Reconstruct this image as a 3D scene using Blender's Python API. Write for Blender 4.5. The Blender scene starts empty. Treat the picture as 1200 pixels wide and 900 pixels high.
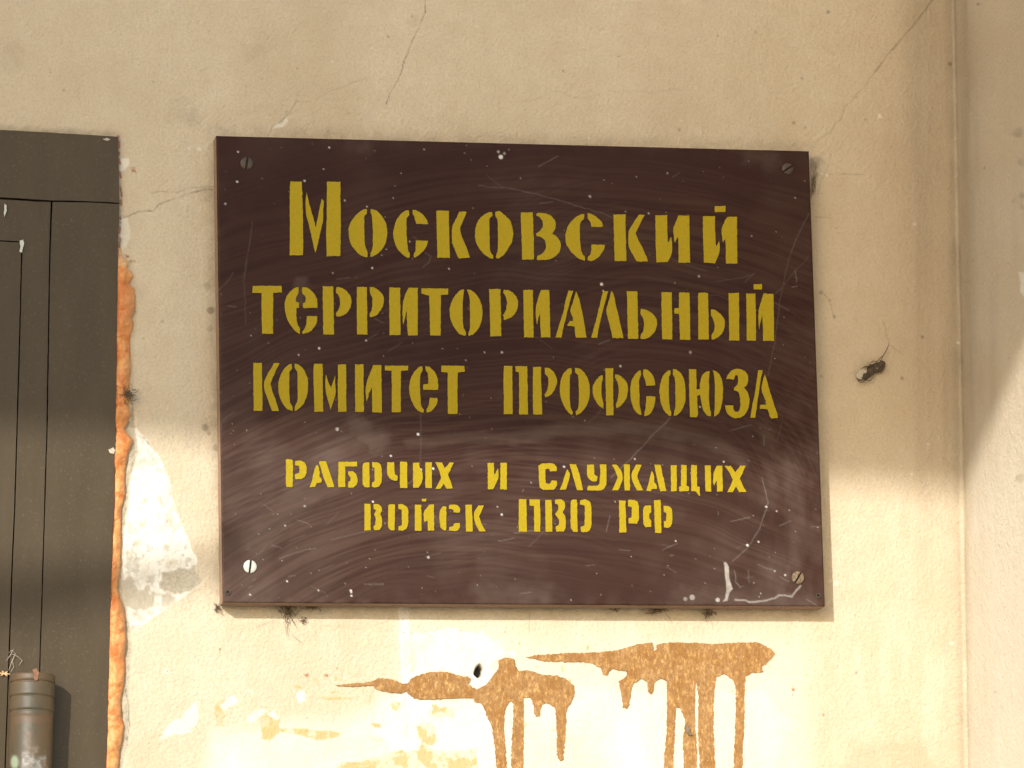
import bpy, bmesh, math, random
import numpy as np
from mathutils import Vector
from mathutils.geometry import tessellate_polygon
random.seed(7)
scene = bpy.context.scene
col = scene.collection

# ------------------------------------------------------------------ camera
F = 6000.0                                    # focal length for a 1200 px wide picture
CAM = np.array([-0.8026, -4.0443, -0.8837])
YAW, PITCH, ROLL = 0.1949, 0.2096, -0.0005
cy_, sy_, cp_, sp_ = math.cos(YAW), math.sin(YAW), math.cos(PITCH), math.sin(PITCH)
FWD = np.array([sy_*cp_, cy_*cp_, sp_]); RGT = np.array([cy_, -sy_, 0.0]); DWN = np.cross(FWD, RGT)
RGT, DWN = math.cos(ROLL)*RGT+math.sin(ROLL)*DWN, -math.sin(ROLL)*RGT+math.cos(ROLL)*DWN
cam = bpy.data.cameras.new("camera"); camo = bpy.data.objects.new("camera", cam); col.objects.link(camo)
cam.sensor_width = 36.0; cam.lens = 36.0*F/1200.0; cam.clip_start = 0.05; cam.clip_end = 200
from mathutils import Matrix
M = Matrix(((RGT[0], -DWN[0], -FWD[0], CAM[0]), (RGT[1], -DWN[1], -FWD[1], CAM[1]), (RGT[2], -DWN[2], -FWD[2], CAM[2]), (0, 0, 0, 1)))
camo.matrix_world = M
scene.camera = camo

# ------------------------------------------------------------------ sky, sun, exposure
SUN = np.array([0.65, 1.0, -0.46])            # direction in which the sunlight travels
w = bpy.data.worlds.new("World"); scene.world = w; w.use_nodes = True
nt = w.node_tree; nt.nodes.clear()
out = nt.nodes.new('ShaderNodeOutputWorld'); bg = nt.nodes.new('ShaderNodeBackground'); sky = nt.nodes.new('ShaderNodeTexSky')
sky.sky_type = 'NISHITA'; sky.sun_disc = False
sky.sun_elevation = math.atan2(0.46, math.hypot(0.65, 1.0)); sky.sun_rotation = math.radians(211)
sky.air_density = 1.0; sky.dust_density = 1.0; sky.ozone_density = 1.0
bg.inputs['Strength'].default_value = 0.15
nt.links.new(sky.outputs[0], bg.inputs[0]); nt.links.new(bg.outputs[0], out.inputs[0])
sl = bpy.data.lights.new("sun", 'SUN'); sl.energy = 2.45; sl.angle = math.radians(0.53); sl.color = (1.0, 0.99, 0.97)
so = bpy.data.objects.new("sun", sl); col.objects.link(so)
so.rotation_euler = Vector(SUN).to_track_quat('-Z', 'Y').to_euler(); so.location = (-3, -5, 3)
scene.view_settings.view_transform = 'Standard'; scene.view_settings.look = 'None'
scene.view_settings.gamma = 1.0; scene.view_settings.use_curve_mapping = False
scene.view_settings.exposure = 0.76
scene.render.resolution_x = 1024; scene.render.resolution_y = 768

# ------------------------------------------------------------------ helpers
def back(u, v, Y=0.0):
    d = RGT*((u-600)/F) + DWN*((v-450)/F) + FWD
    s = (Y-CAM[1])/d[1]
    return CAM + s*d
def proj(x, y, z):
    qx, qy, qz = x-CAM[0], y-CAM[1], z-CAM[2]
    a = qx*RGT[0]+qy*RGT[1]+qz*RGT[2]; b = qx*DWN[0]+qy*DWN[1]+qz*DWN[2]; c = qx*FWD[0]+qy*FWD[1]+qz*FWD[2]
    return 600+F*a/c, 450+F*b/c
PX = 0.5/700.0                                # metres per photo pixel on the wall
def L(o, label=None, cat=None, group=None, kind=None):
    if label: o['label'] = label
    if cat: o['category'] = cat
    if group: o['group'] = group
    if kind: o['kind'] = kind
    return o
def empty(name, loc=(0, 0, 0)):
    o = bpy.data.objects.new(name, None); o.location = loc; o.empty_display_size = 0.02; col.objects.link(o); return o
def link(name, me, mats, parent=None):
    if not isinstance(mats, (list, tuple)): mats = [mats]
    for m in mats: me.materials.append(m)
    o = bpy.data.objects.new(name, me); col.objects.link(o)
    if parent:
        o.parent = parent; o.matrix_parent_inverse = Matrix.Translation(-Vector(parent.location))
    return o
def from_bm(name, bm, mats, parent=None, smooth=False):
    bmesh.ops.recalc_face_normals(bm, faces=bm.faces)
    me = bpy.data.meshes.new(name); bm.to_mesh(me); bm.free()
    if smooth:
        me.polygons.foreach_set('use_smooth', [True]*len(me.polygons))
    return link(name, me, mats, parent)
def grid_mesh(name, P, mask=None, attrs={}, smooth=True):
    R, C = P.shape[:2]
    me = bpy.data.meshes.new(name)
    idx = np.arange(R*C).reshape(R, C)
    q = np.stack([idx[:-1, :-1], idx[:-1, 1:], idx[1:, 1:], idx[1:, :-1]], -1).reshape(-1, 4)
    me.vertices.add(R*C); me.vertices.foreach_set('co', P.reshape(-1, 3).astype(np.float32).ravel())
    n = len(q)
    me.loops.add(n*4); me.polygons.add(n)
    me.loops.foreach_set('vertex_index', q.astype(np.int32).ravel())
    me.polygons.foreach_set('loop_start', np.arange(0, n*4, 4, dtype=np.int32))
    me.polygons.foreach_set('loop_total', np.full(n, 4, dtype=np.int32))
    me.polygons.foreach_set('use_smooth', np.full(n, smooth))
    me.update(calc_edges=True)
    for k, a in attrs.items():
        at = me.attributes.new(k, 'FLOAT', 'POINT'); at.data.foreach_set('value', a.astype(np.float32).ravel())
    return me
_rng = np.random.RandomState(3); _tab = [_rng.rand(256, 256) for _ in range(6)]
def vnoise(u, v, s, seed=0):
    t = _tab[seed % 6]; x = u/s+seed*17.3; y = v/s+seed*9.7
    xi = np.floor(x).astype(int); yi = np.floor(y).astype(int); fx = x-xi; fy = y-yi
    fx = fx*fx*(3-2*fx); fy = fy*fy*(3-2*fy)
    a = t[yi & 255, xi & 255]; b = t[yi & 255, (xi+1) & 255]; c = t[(yi+1) & 255, xi & 255]; d = t[(yi+1) & 255, (xi+1) & 255]
    return (a*(1-fx)+b*fx)*(1-fy)+(c*(1-fx)+d*fx)*fy
def fbm(u, v, s, n=4, seed=0):
    r = 0; a = 1; tot = 0
    for i in range(n):
        r = r+a*vnoise(u, v, s/2**i, seed+i); tot += a; a *= 0.55
    return r/tot-0.5
def sstep(a, b, x):
    t = np.clip((x-a)/(b-a), 0, 1); return t*t*(3-2*t)
def pdist(u, v, pts, closed=False):
    d = np.full(u.shape, 1e9)
    p = np.array(pts, float); n = len(p)
    for i in range(n if closed else n-1):
        a = p[i]; b = p[(i+1) % n]; e = b-a; L2 = max(e@e, 1e-9)
        t = np.clip(((u-a[0])*e[0]+(v-a[1])*e[1])/L2, 0, 1)
        d = np.minimum(d, np.hypot(u-a[0]-t*e[0], v-a[1]-t*e[1]))
    return d
class Field:
    """a scalar mask over a surface, drawn in the wall's own layout"""
    def __init__(s, u, v): s.u, s.v, s.f = u, v, np.zeros(u.shape)
    def _box(s, pts, m):
        p = np.array(pts, float)
        return np.nonzero((s.u > p[:, 0].min()-m) & (s.u < p[:, 0].max()+m) & (s.v > p[:, 1].min()-m) & (s.v < p[:, 1].max()+m))
    def line(s, pts, wd=1.0, val=1.0, soft=0.8, rough=0.0):
        b = s._box(pts, wd+soft+3+rough*2)
        if len(b[0]) == 0: return s
        u, v = s.u[b], s.v[b]
        if rough:
            n1 = fbm(u, v, 9, 3, 1)*rough*2; n2 = fbm(u, v, 9, 3, 4)*rough*2; u = u+n1; v = v+n2
        d = pdist(u, v, pts)
        k = val*(1-sstep(wd/2, wd/2+soft, d)); s.f[b] = np.maximum(s.f[b], k); return s
    def poly(s, pts, val=1.0, feather=1.2, rough=0.0, rs=8):
        b = s._box(pts, feather+rough*2+3)
        if len(b[0]) == 0: return s
        u, v = s.u[b], s.v[b]
        if rough:
            n1 = fbm(u, v, rs, 3, 2)*rough*2; n2 = fbm(u, v, rs, 3, 5)*rough*2; u = u+n1; v = v+n2
        d = pdist(u, v, pts, True); ins = np.zeros(u.shape, bool); p = pts; n = len(p)
        for i in range(n):
            x1, y1 = p[i]; x2, y2 = p[(i+1) % n]
            if y1 == y2: continue
            ins ^= ((y1 > v) != (y2 > v)) & (u < (x2-x1)*(v-y1)/(y2-y1)+x1)
        sd = np.where(ins, -d, d); k = val*(1-sstep(-feather/2, feather/2, sd))
        s.f[b] = np.maximum(s.f[b], k); return s
    def dot(s, x, y, r, val=1.0, soft=0.8, rough=0.0):
        return s.poly([(x+r*math.cos(t), y+r*math.sin(t)) for t in np.linspace(0, 2*math.pi, 9)[:-1]], val, soft, rough)

# ------------------------------------------------------------------ material helpers
def mat(name):
    m = bpy.data.materials.new(name); m.use_nodes = True
    n = m.node_tree.nodes; l = m.node_tree.links
    return m, n, l, n['Principled BSDF']
def N(n, t, **k):
    o = n.new(t)
    for a, b in k.items(): setattr(o, a, b)
    return o
def noise(n, l, vec, scale, detail=4, rough=0.6, stretch=None):
    t = N(n, 'ShaderNodeTexNoise'); t.inputs['Scale'].default_value = scale; t.inputs['Detail'].default_value = detail; t.inputs['Roughness'].default_value = rough
    if stretch:
        mp = N(n, 'ShaderNodeMapping'); mp.inputs['Scale'].default_value = stretch; l.new(vec, mp.inputs[0]); vec = mp.outputs[0]
    l.new(vec, t.inputs['Vector']); return t.outputs['Fac']
def ramp(n, l, x, a, b, ca=0.0, cb=1.0):
    r = N(n, 'ShaderNodeMapRange'); r.clamp = True
    for i, q in zip((1, 2, 3, 4), (a, b, ca, cb)): r.inputs[i].default_value = q
    l.new(x, r.inputs[0]); return r.outputs[0]
def mixc(n, l, fac, a, b, mode='MIX'):
    m = N(n, 'ShaderNodeMix', data_type='RGBA', blend_type=mode)
    if isinstance(fac, (int, float)): m.inputs[0].default_value = fac
    else: l.new(fac, m.inputs[0])
    for i, c in ((6, a), (7, b)):
        if isinstance(c, (tuple, list)): m.inputs[i].default_value = (*c, 1)
        else: l.new(c, m.inputs[i])
    return m.outputs[2]
def mul(n, l, a, b, op='MULTIPLY'):
    m = N(n, 'ShaderNodeMath', operation=op)
    for i, q in ((0, a), (1, b)):
        if isinstance(q, (int, float)): m.inputs[i].default_value = q
        else: l.new(q, m.inputs[i])
    return m.outputs[0]
def attr(n, name):
    a = N(n, 'ShaderNodeAttribute', attribute_name=name); return a.outputs['Fac']
def geo(n): return N(n, 'ShaderNodeNewGeometry').outputs['Position']
def bump(n, l, bs, h, dist, strength=1.0):
    b = N(n, 'ShaderNodeBump'); b.inputs['Distance'].default_value = dist; b.inputs['Strength'].default_value = strength
    l.new(h, b.inputs['Height']); l.new(b.outputs[0], bs.inputs['Normal'])

# plaster wall
m_wall, n, l, bs = mat('painted_plaster'); P = geo(n)
CREAM = (0.66, 0.485, 0.285)
big = noise(n, l, P, 7, 5, 0.6); mid = noise(n, l, P, 45, 4, 0.6); fine = noise(n, l, P, 420, 3, 0.6); grain = noise(n, l, P, 1100, 2, 0.6)
c = mixc(n, l, ramp(n, l, big, 0.3, 0.7), (0.580, 0.484, 0.335), (0.660, 0.568, 0.412))
c = mixc(n, l, ramp(n, l, mid, 0.40, 0.68, 0, 0.42), c, (0.54, 0.42, 0.275))
c = mixc(n, l, ramp(n, l, fine, 0.45, 0.70, 0, 0.42), c, (0.45, 0.36, 0.235))
c = mixc(n, l, ramp(n, l, grain, 0.35, 0.65, 0, 0.32), c, (0.43, 0.345, 0.225))
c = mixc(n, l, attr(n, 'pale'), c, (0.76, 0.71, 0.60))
c = mixc(n, l, attr(n, 'warm'), c, (0.44, 0.32, 0.19))
c = mixc(n, l, attr(n, 'ochre'), c, (0.60, 0.34, 0.11))
c = mixc(n, l, attr(n, 'white'), c, mixc(n, l, ramp(n, l, mid, 0.35, 0.65), (0.80, 0.76, 0.66), (0.68, 0.62, 0.50)))
c = mixc(n, l, attr(n, 'grey'), c, mixc(n, l, ramp(n, l, fine, 0.35, 0.65), (0.33, 0.29, 0.21), (0.48, 0.42, 0.30)))
c = mixc(n, l, attr(n, 'grime_shade'), c, (0.17, 0.135, 0.085))
c = mixc(n, l, attr(n, 'dark'), c, (0.035, 0.026, 0.016))
c = mixc(n, l, attr(n, 'rust'), c, (0.30, 0.085, 0.025))
l.new(c, bs.inputs['Base Color']); bs.inputs['Roughness'].default_value = 0.88; bs.inputs['Specular IOR Level'].default_value = 0.25
hh = mul(n, l, noise(n, l, P, 320, 3, 0.6), noise(n, l, P, 90, 4, 0.65), 'ADD')
bump(n, l, bs, hh, 0.0013, 0.9)

# sign face
m_face, n, l, bs = mat('varnished_brown_paint'); P = geo(n)
f1 = noise(n, l, P, 900, 2, 0.6); f2 = noise(n, l, P, 14, 4, 0.6)
c = mixc(n, l, ramp(n, l, f2, 0.3, 0.7), (0.026, 0.0086, 0.0054), (0.035, 0.0112, 0.0066))
c = mixc(n, l, attr(n, 'streak'), c, (0.054, 0.025, 0.016))
c = mixc(n, l, ramp(n, l, f1, 0.4, 0.7, 0, 0.3), c, (0.05, 0.023, 0.016))
c = mixc(n, l, attr(n, 'dust_light'), c, (0.20, 0.150, 0.120))
c = mixc(n, l, attr(n, 'scuff'), c, (0.66, 0.62, 0.55))
l.new(c, bs.inputs['Base Color'])
r = mul(n, l, attr(n, 'dust_light'), 0.5); r = mul(n, l, r, 0.36, 'ADD'); r2 = mul(n, l, attr(n, 'streak'), 0.12); r = mul(n, l, r, r2, 'ADD')
l.new(r, bs.inputs['Roughness']); bs.inputs['Specular IOR Level'].default_value = 0.10
bump(n, l, bs, mul(n, l, noise(n, l, P, 60, 3, 0.5), mul(n, l, f1, 0.12), 'ADD'), 0.0005, 0.25)

def simple(name, a, b, rough=0.5, scale=200, spec=0.5, bumpd=0.0002, stretch=None, sc2=None, c2=None, t2=(0.5, 0.7), metal=0.0):
    m, n, l, bs = mat(name); P = geo(n)
    f = noise(n, l, P, scale, 4, 0.6, stretch); c = mixc(n, l, ramp(n, l, f, 0.32, 0.68), a, b)
    if c2: c = mixc(n, l, ramp(n, l, noise(n, l, P, sc2, 4, 0.65), t2[0], t2[1]), c, c2)
    l.new(c, bs.inputs['Base Color']); bs.inputs['Roughness'].default_value = rough; bs.inputs['Specular IOR Level'].default_value = spec; bs.inputs['Metallic'].default_value = metal
    if bumpd: bump(n, l, bs, f, bumpd, 0.6)
    return m
m_core = simple('board_core', (0.20, 0.115, 0.065), (0.32, 0.21, 0.13), 0.8, 500)
m_skin = simple('board_edge_paint', (0.05, 0.020, 0.013), (0.09, 0.038, 0.024), 0.6, 500)
m_yel = simple('yellow_stencil_paint', (0.335, 0.240, 0.004), (0.385, 0.280, 0.008), 0.5, 420, 0.15, 0.0001, sc2=1300, c2=(0.30, 0.19, 0.02), t2=(0.6, 0.75))
m_door = simple('brown_door_paint', (0.061, 0.0435, 0.022), (0.073, 0.052, 0.028), 0.40, 60, 0.22, 0.0005, stretch=(1, 1, 0.25), sc2=500, c2=(0.115, 0.09, 0.062), t2=(0.58, 0.76))
m_drip = simple('ochre_paint', (0.27, 0.145, 0.045), (0.39, 0.225, 0.080), 0.6, 150, 0.4, 0.0003, sc2=900, c2=(0.60, 0.40, 0.16), t2=(0.58, 0.70))
m_dirt = simple('dusty_web', (0.10, 0.072, 0.042), (0.26, 0.195, 0.12), 0.95, 700, 0.2, 0)
m_wing = simple('dry_husk', (0.35, 0.29, 0.20), (0.55, 0.48, 0.36), 0.6, 700, 0.4, 0)
m_zinc = simple('zinc', (0.45, 0.45, 0.38), (0.58, 0.58, 0.50), 0.45, 500, 0.5, 0.0001)
m_olive = simple('painted_screw', (0.045, 0.026, 0.015), (0.075, 0.048, 0.026), 0.5, 500)
m_rusty = simple('crusted_screw', (0.09, 0.055, 0.03), (0.24, 0.17, 0.10), 0.8, 600)
m_slot2 = simple('slot_paint', (0.022, 0.011, 0.007), (0.04, 0.022, 0.013), 0.9, 500)
m_slot = simple('slot_dark', (0.01, 0.008, 0.006), (0.02, 0.016, 0.01), 0.9, 500)
m_conc = simple('concrete', (0.30, 0.27, 0.22), (0.38, 0.35, 0.30), 0.9, 6)
m_grnd = simple('paving', (0.30, 0.29, 0.27), (0.38, 0.37, 0.345), 0.9, 4)
m_bark = simple('bark', (0.10, 0.07, 0.05), (0.17, 0.13, 0.09), 0.9, 60)
m_splin = simple('bare_wood', (0.60, 0.36, 0.16), (0.70, 0.47, 0.25), 0.8, 400)

m_drip, n, l, bs = mat('ochre_drip_paint'); P = geo(n)
f = noise(n, l, P, 55, 5, 0.65); g = noise(n, l, P, 420, 4, 0.7, (1, 1, 0.55)); g3 = noise(n, l, P, 1000, 2, 0.6)
c = mixc(n, l, ramp(n, l, f, 0.38, 0.64), (0.33, 0.158, 0.036), (0.41, 0.235, 0.088))
c = mixc(n, l, ramp(n, l, g, 0.36, 0.60, 0.75, 0), c, (0.21, 0.095, 0.025))
c = mixc(n, l, ramp(n, l, g, 0.56, 0.68, 0, 0.75), c, (0.56, 0.36, 0.13))
c = mixc(n, l, ramp(n, l, g3, 0.66, 0.72, 0, 0.9), c, (0.66, 0.56, 0.40))
l.new(c, bs.inputs['Base Color']); bs.inputs['Roughness'].default_value = 0.65; bs.inputs['Specular IOR Level'].default_value = 0.3
bump(n, l, bs, g, 0.0007, 0.7)

# foam
m_foam, n, l, bs = mat('orange_foam'); P = geo(n)
f = noise(n, l, P, 90, 5, 0.65); g = noise(n, l, P, 600, 3, 0.6)
c = mixc(n, l, ramp(n, l, f, 0.40, 0.62), (0.58, 0.18, 0.038), (0.74, 0.355, 0.115))
c = mixc(n, l, attr(n, 'creamy'), c, (0.72, 0.50, 0.26))
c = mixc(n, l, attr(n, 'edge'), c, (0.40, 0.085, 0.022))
c = mixc(n, l, ramp(n, l, g, 0.5, 0.72, 0, 0.5), c, (0.50, 0.18, 0.05))
l.new(c, bs.inputs['Base Color']); bs.inputs['Roughness'].default_value = 0.6
bs.inputs['Subsurface Weight'].default_value = 0.0
bump(n, l, bs, g, 0.0006, 0.6)

# hinge paint
m_hinge, n, l, bs = mat('hinge_paint'); P = geo(n)
f = noise(n, l, P, 60, 4, 0.6, (1, 1, 0.35)); g = noise(n, l, P, 260, 4, 0.65)
c = mixc(n, l, ramp(n, l, f, 0.4, 0.62), (0.065, 0.052, 0.028), (0.10, 0.066, 0.032))
c = mixc(n, l, attr(n, 'bare'), c, mixc(n, l, ramp(n, l, g, 0.4, 0.6), (0.14, 0.13, 0.10), (0.30, 0.28, 0.24)))
c = mixc(n, l, attr(n, 'orange'), c, (0.13, 0.072, 0.036))
c = mixc(n, l, attr(n, 'green'), c, (0.26, 0.30, 0.20))
l.new(c, bs.inputs['Base Color']); bs.inputs['Roughness'].default_value = 0.5
bump(n, l, bs, g, 0.0004, 0.5)

# ------------------------------------------------------------------ wall (with its return on the right)
XC = back(1126, 450)[0]; RC = 0.003; DEP = 0.60
FR_R = [(-400, 138.5), (160, 138.5), (238, 140), (300, 138), (450, 136), (600, 133.5), (620, 131.7), (720, 129), (900, 124.5), (3900, 50)]
def frame_right(v): return np.interp(v, [a for a, b in FR_R], [b for a, b in FR_R])
x0 = back(-30, 450)[0]; st = 1.25*PX
XL = back(-1330, 150)[0]
xs = np.concatenate([[-6.0, -3.0, XL-0.1, XL-0.002, XL+0.002], np.linspace(XL+0.02, x0-0.004, 30), np.arange(x0, XC-RC, st)])
path = [(x, 0.0, 0.0, -1.0) for x in xs]
for t in np.linspace(0, math.pi/2, 13): path.append((XC-RC+RC*math.sin(t), -RC+RC*math.cos(t), -math.sin(t), -math.cos(t)))
for y in np.concatenate([np.arange(RC+0.0022, 0.20, 0.0022), [0.3, 0.4, 0.5, 0.58]]): path.append((XC, -y, -1.0, 0.0))
for t in np.linspace(0, math.pi/2, 7): path.append((XC+0.005-0.005*math.cos(t), -DEP+0.005-0.005*math.sin(t), -math.cos(t), -math.sin(t)))
for x in (XC+0.02, XC+0.1, XC+0.7): path.append((x, -DEP, 0.0, -1.0))
path = np.array(path)
zt = back(600, -40)[2]+0.03; zb = back(600, 940)[2]-0.03
zs = np.concatenate([[3.2, 1.5, zt+0.1], np.arange(zt, zb, -st), np.arange(zb-0.02, -2.42, -0.03), [-2.42]])
X = np.broadcast_to(path[None, :, 0], (len(zs), len(path))).copy(); Y = np.broadcast_to(path[None, :, 1], X.shape).copy(); Z = np.broadcast_to(zs[:, None], X.shape).copy()
NX = path[None, :, 2]; NY = path[None, :, 3]
U, V = proj(X, Y, Z)
inview = ((U > -60) & (U < 1260) & (V > -60) & (V < 960)).astype(float)
U = np.clip(U, -2500, 1700); V = np.clip(V, -1500, 4200)
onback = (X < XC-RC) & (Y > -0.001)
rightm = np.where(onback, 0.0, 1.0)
h = fbm(U, V, 260, 3, 0)*0.0016 + fbm(U, V, 46, 3, 1)*0.00045 + fbm(U, V, 7, 2, 2)*0.00022*(1.0-0.5*sstep(350, 650, V))
crack = Field(U, V); _ln = crack.line; crack.line = lambda p, wd, val, soft, rg=0: _ln(p, wd*0.45, val*0.75, soft*0.75, rg)
crack.line([(499, -10), (498, 15), (487, 40), (476, 65), (470, 85), (458, 108), (453, 122)], 0.9, 0.95, 0.9, 1.5)
crack.line([(348, 118), (340, 132), (330, 142), (318, 150), (314, 160)], 1.0, 0.8, 1.0, 1.0)
crack.line([(348, 120), (370, 117), (385, 108), (410, 98), (430, 92)], 0.6, 0.35, 1.0, 2)
crack.line([(138, 258), (152, 253), (160, 248), (178, 247), (186, 240), (205, 233), (225, 226), (240, 222), (252, 223)], 1.1, 0.9, 1.0, 1.0)
crack.line([(176, 226), (190, 224), (205, 226), (225, 220), (252, 219)], 0.7, 0.5, 1.4, 1.5)
crack.line([(1100, -10), (1070, 30), (1040, 65), (1025, 85)], 1.2, 0.85, 1.0, 1.0)
crack.line([(1025, 85), (1010, 105), (990, 125), (985, 140), (972, 155), (955, 166)], 0.8, 0.45, 1.2, 1.5)
crack.line([(600, 120), (625, 117), (650, 106), (670, 113), (690, 116), (715, 106), (760, 108), (800, 104)], 0.6, 0.22, 1.5, 2)
crack.line([(147, 806), (151, 825), (152, 850), (149, 868)], 1.1, 0.9, 0.8, 1)
crack.line([(157, 508), (170, 514), (182, 530), (190, 545)], 1.0, 0.55, 1.0, 1)
crack.line([(190, 545), (198, 570), (204, 590)], 0.7, 0.4, 1.0, 1)
crack.line([(375, 733), (420, 738), (450, 730), (462, 722)], 0.6, 0.16, 1.5, 1)
for p in ([(972, 188), (966, 205), (958, 226)], [(950, 205), (985, 204), (1015, 205)], [(955, 254), (975, 256)], [(962, 340), (972, 352), (978, 374)], [(1036, 378), (1042, 402)], [(1042, 404), (1056, 414)],
          [(310, 105), (320, 116)], [(1075, 420), (1085, 430)], [(620, 712), (620, 742)], [(300, 735), (350, 720)]):
    crack.line(p, 0.7, 0.4, 1.0, 1.2)
# zone of broken render beside the foam, and the patch where the paint came away
edge_v = [(470, 156), (500, 158), (515, 160), (530, 163), (545, 158), (560, 152), (580, 152), (600, 150), (620, 146), (640, 144.5), (690, 143), (700, 145), (720, 150), (740, 153), (765, 155), (780, 153), (820, 151), (840, 152), (870, 151), (900, 144), (960, 140)]
grey = Field(U, V)
grey.poly([(110, 488), (146, 488), (153, 496)]+[(b, a) for a, b in edge_v]+[(110, 960)], 0.85, 1.5, 1.2)
grey.poly([(142, 300), (156, 300), (160, 330), (161, 380), (157, 420), (157, 470), (142, 470)], 0.25, 2.5, 1.0)
rec = grey.f.copy()
patch = [(148, 498), (160, 502), (170, 512), (181, 527), (190, 543), (198, 563), (203, 590), (209, 604), (216, 622), (224, 640), (230, 655), (229, 668), (238, 682), (226, 690), (205, 706), (185, 720), (170, 730), (155, 741), (148, 720), (141, 690), (142, 640), (146, 610), (150, 570), (158, 540), (156, 515)]
pat = Field(U, V).poly(patch, 1.0, 1.2, 1.5)
low = sstep(655, 690, V+fbm(U, V, 30, 3, 1)*40)
blot = sstep(0.02, 0.10, fbm(U, V, 22, 4, 3)+0.10*(low*1.5-0.9))
gpatch = Field(U, V).poly([(190, 670), (214, 666), (229, 664), (240, 682), (226, 690), (205, 696), (188, 690)], 1.0, 3, 4)
white = Field(U, V); white.f = pat.f*(1-0.65*np.maximum(blot*(0.35+0.65*low), gpatch.f))*(1-grey.f*0.9)
grey.f = np.maximum(grey.f*(1-0.3*pat.f), pat.f*np.maximum(np.maximum(blot*(0.15+0.40*low), gpatch.f*0.75), 0.55*sstep(0.06, 0.2, fbm(U, V, 9, 3, 4))))
for p, r_ in (([(140, 186), (150, 185), (152, 192), (146, 200), (140, 202)], 1), ([(140, 254), (149, 255), (153, 270), (152, 282), (147, 290), (140, 293)], 1.2),
          ([(336, 137), (338, 142), (331, 149), (319, 151), (322, 146), (330, 142)], .6), ([(466, 707), (479, 707), (480, 760), (482, 800), (487, 830), (490, 868), (480, 870), (476, 830), (469, 780)], .8),
          ([(230, 821), (233, 845), (222, 858), (205, 860), (184, 867), (200, 848), (215, 836)], 2.5), ([(347, 812), (353, 808), (359, 814), (357, 822), (350, 823)], 1),
          ([(265, 817), (274, 814), (277, 822), (270, 827), (262, 834), (258, 828)], 1.5), ([(290, 838), (305, 830), (312, 832), (300, 846), (288, 846)], 1.5), ([(313, 836), (322, 832), (327, 842), (325, 846)], 1.5),
          ([(438, 856), (455, 850), (470, 862), (492, 868), (490, 880), (472, 880), (450, 866)], 2.5), ([(480, 835), (495, 818), (505, 820), (500, 835), (486, 842)], 3),
          ([(483, 740), (540, 735), (575, 748), (600, 762), (582, 775), (565, 783), (548, 792), (520, 786), (497, 790), (484, 795)], 6), ([(1193, 318), (1202, 318), (1202, 352), (1195, 345)], 2),
          ([(552, 786), (572, 780), (582, 790), (574, 806), (556, 808), (548, 798)], 1.5)):
    white.poly(p, 0.68, 2.2, r_*1.4)
for x, y, r_ in ((1072, 263, 2.2), (1030, 136, 2.2), (1069, 555, 1.6), (969, 205, 2.0), (963, 204, 1.4), (980, 683, 3.0), (973, 681, 1.6), (1115, 753, 2.5), (118, 162, 1), (222, 174, 2), (233, 175, 2.4), (195, 787, 3.2), (937, 795, 2.4), (600, 765, 4), (604, 781, 3), (765, 752, 2), (766, 762, 2.4), (389, 72, 1.3), (690, 162, 1.5)):
    white.dot(x, y, r_, 0.6, 1.2, 1.0)
white.f = np.maximum(white.f, sstep(0.36, 0.40, fbm(U, V, 12, 4, 5))*0.6*inview)
# pale, patchy tone low on the wall: the sun's glare painted into the colour
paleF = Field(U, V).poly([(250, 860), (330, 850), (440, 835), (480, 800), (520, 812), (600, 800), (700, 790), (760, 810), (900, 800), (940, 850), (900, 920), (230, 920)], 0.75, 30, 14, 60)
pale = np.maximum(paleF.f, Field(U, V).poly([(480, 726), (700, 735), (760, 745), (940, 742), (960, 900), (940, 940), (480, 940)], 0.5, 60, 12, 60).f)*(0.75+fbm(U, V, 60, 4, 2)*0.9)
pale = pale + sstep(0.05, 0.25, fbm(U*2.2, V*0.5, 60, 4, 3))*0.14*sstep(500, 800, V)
# ochre paint remains
och = Field(U, V)
for p, r_ in (([(255, 820), (262, 818), (264, 835), (262, 852), (253, 850), (250, 836)], 3), ([(303, 840), (315, 834), (326, 842), (328, 858), (318, 866), (308, 866), (306, 852)], 3), ([(326, 854), (350, 853), (380, 856), (404, 858), (396, 863), (372, 868), (355, 862), (330, 858)], 1.2),
          ([(375, 816), (395, 817), (418, 818), (400, 820), (380, 820)], .8), ([(345, 803), (355, 804), (354, 807), (346, 806)], 1), ([(435, 847), (447, 848), (446, 853), (436, 852)], 1.2), ([(432, 863), (452, 866), (440, 869)], 1), ([(386, 810), (400, 811), (388, 813)], .7),
          ([(396, 896), (425, 893), (450, 884), (480, 876), (520, 878), (560, 880), (560, 920), (380, 920)], 5), ([(480, 850), (500, 846), (512, 855), (510, 875), (488, 878)], 5), ([(505, 826), (530, 830), (532, 843), (510, 840)], 5), ([(458, 822), (470, 824), (468, 834), (458, 832)], 3), ([(540, 882), (560, 875), (558, 890)], 3)):
    och.poly(p, 0.8, 2.0, r_, 10)
SPL = [(np.array([(380+x/3.87, 740+y/3.87) for x, y in ((20, 248), (215, 238), (300, 245), (480, 245), (640, 255), (830, 200), (1000, 240), (1110, 270))])), np.array([(600+x/3.75, 740+y/3.75) for x, y in ((40, 112), (300, 115), (500, 110), (800, 130), (1080, 115))])]
for q_ in SPL:
    dd_ = Field(U, V).line(list(map(tuple, q_)), 20, 1.0, 16)
    och.f = np.maximum(och.f, dd_.f*sstep(0.20, 0.27, fbm(U, V, 5, 3, 1))*0.8)
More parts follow.
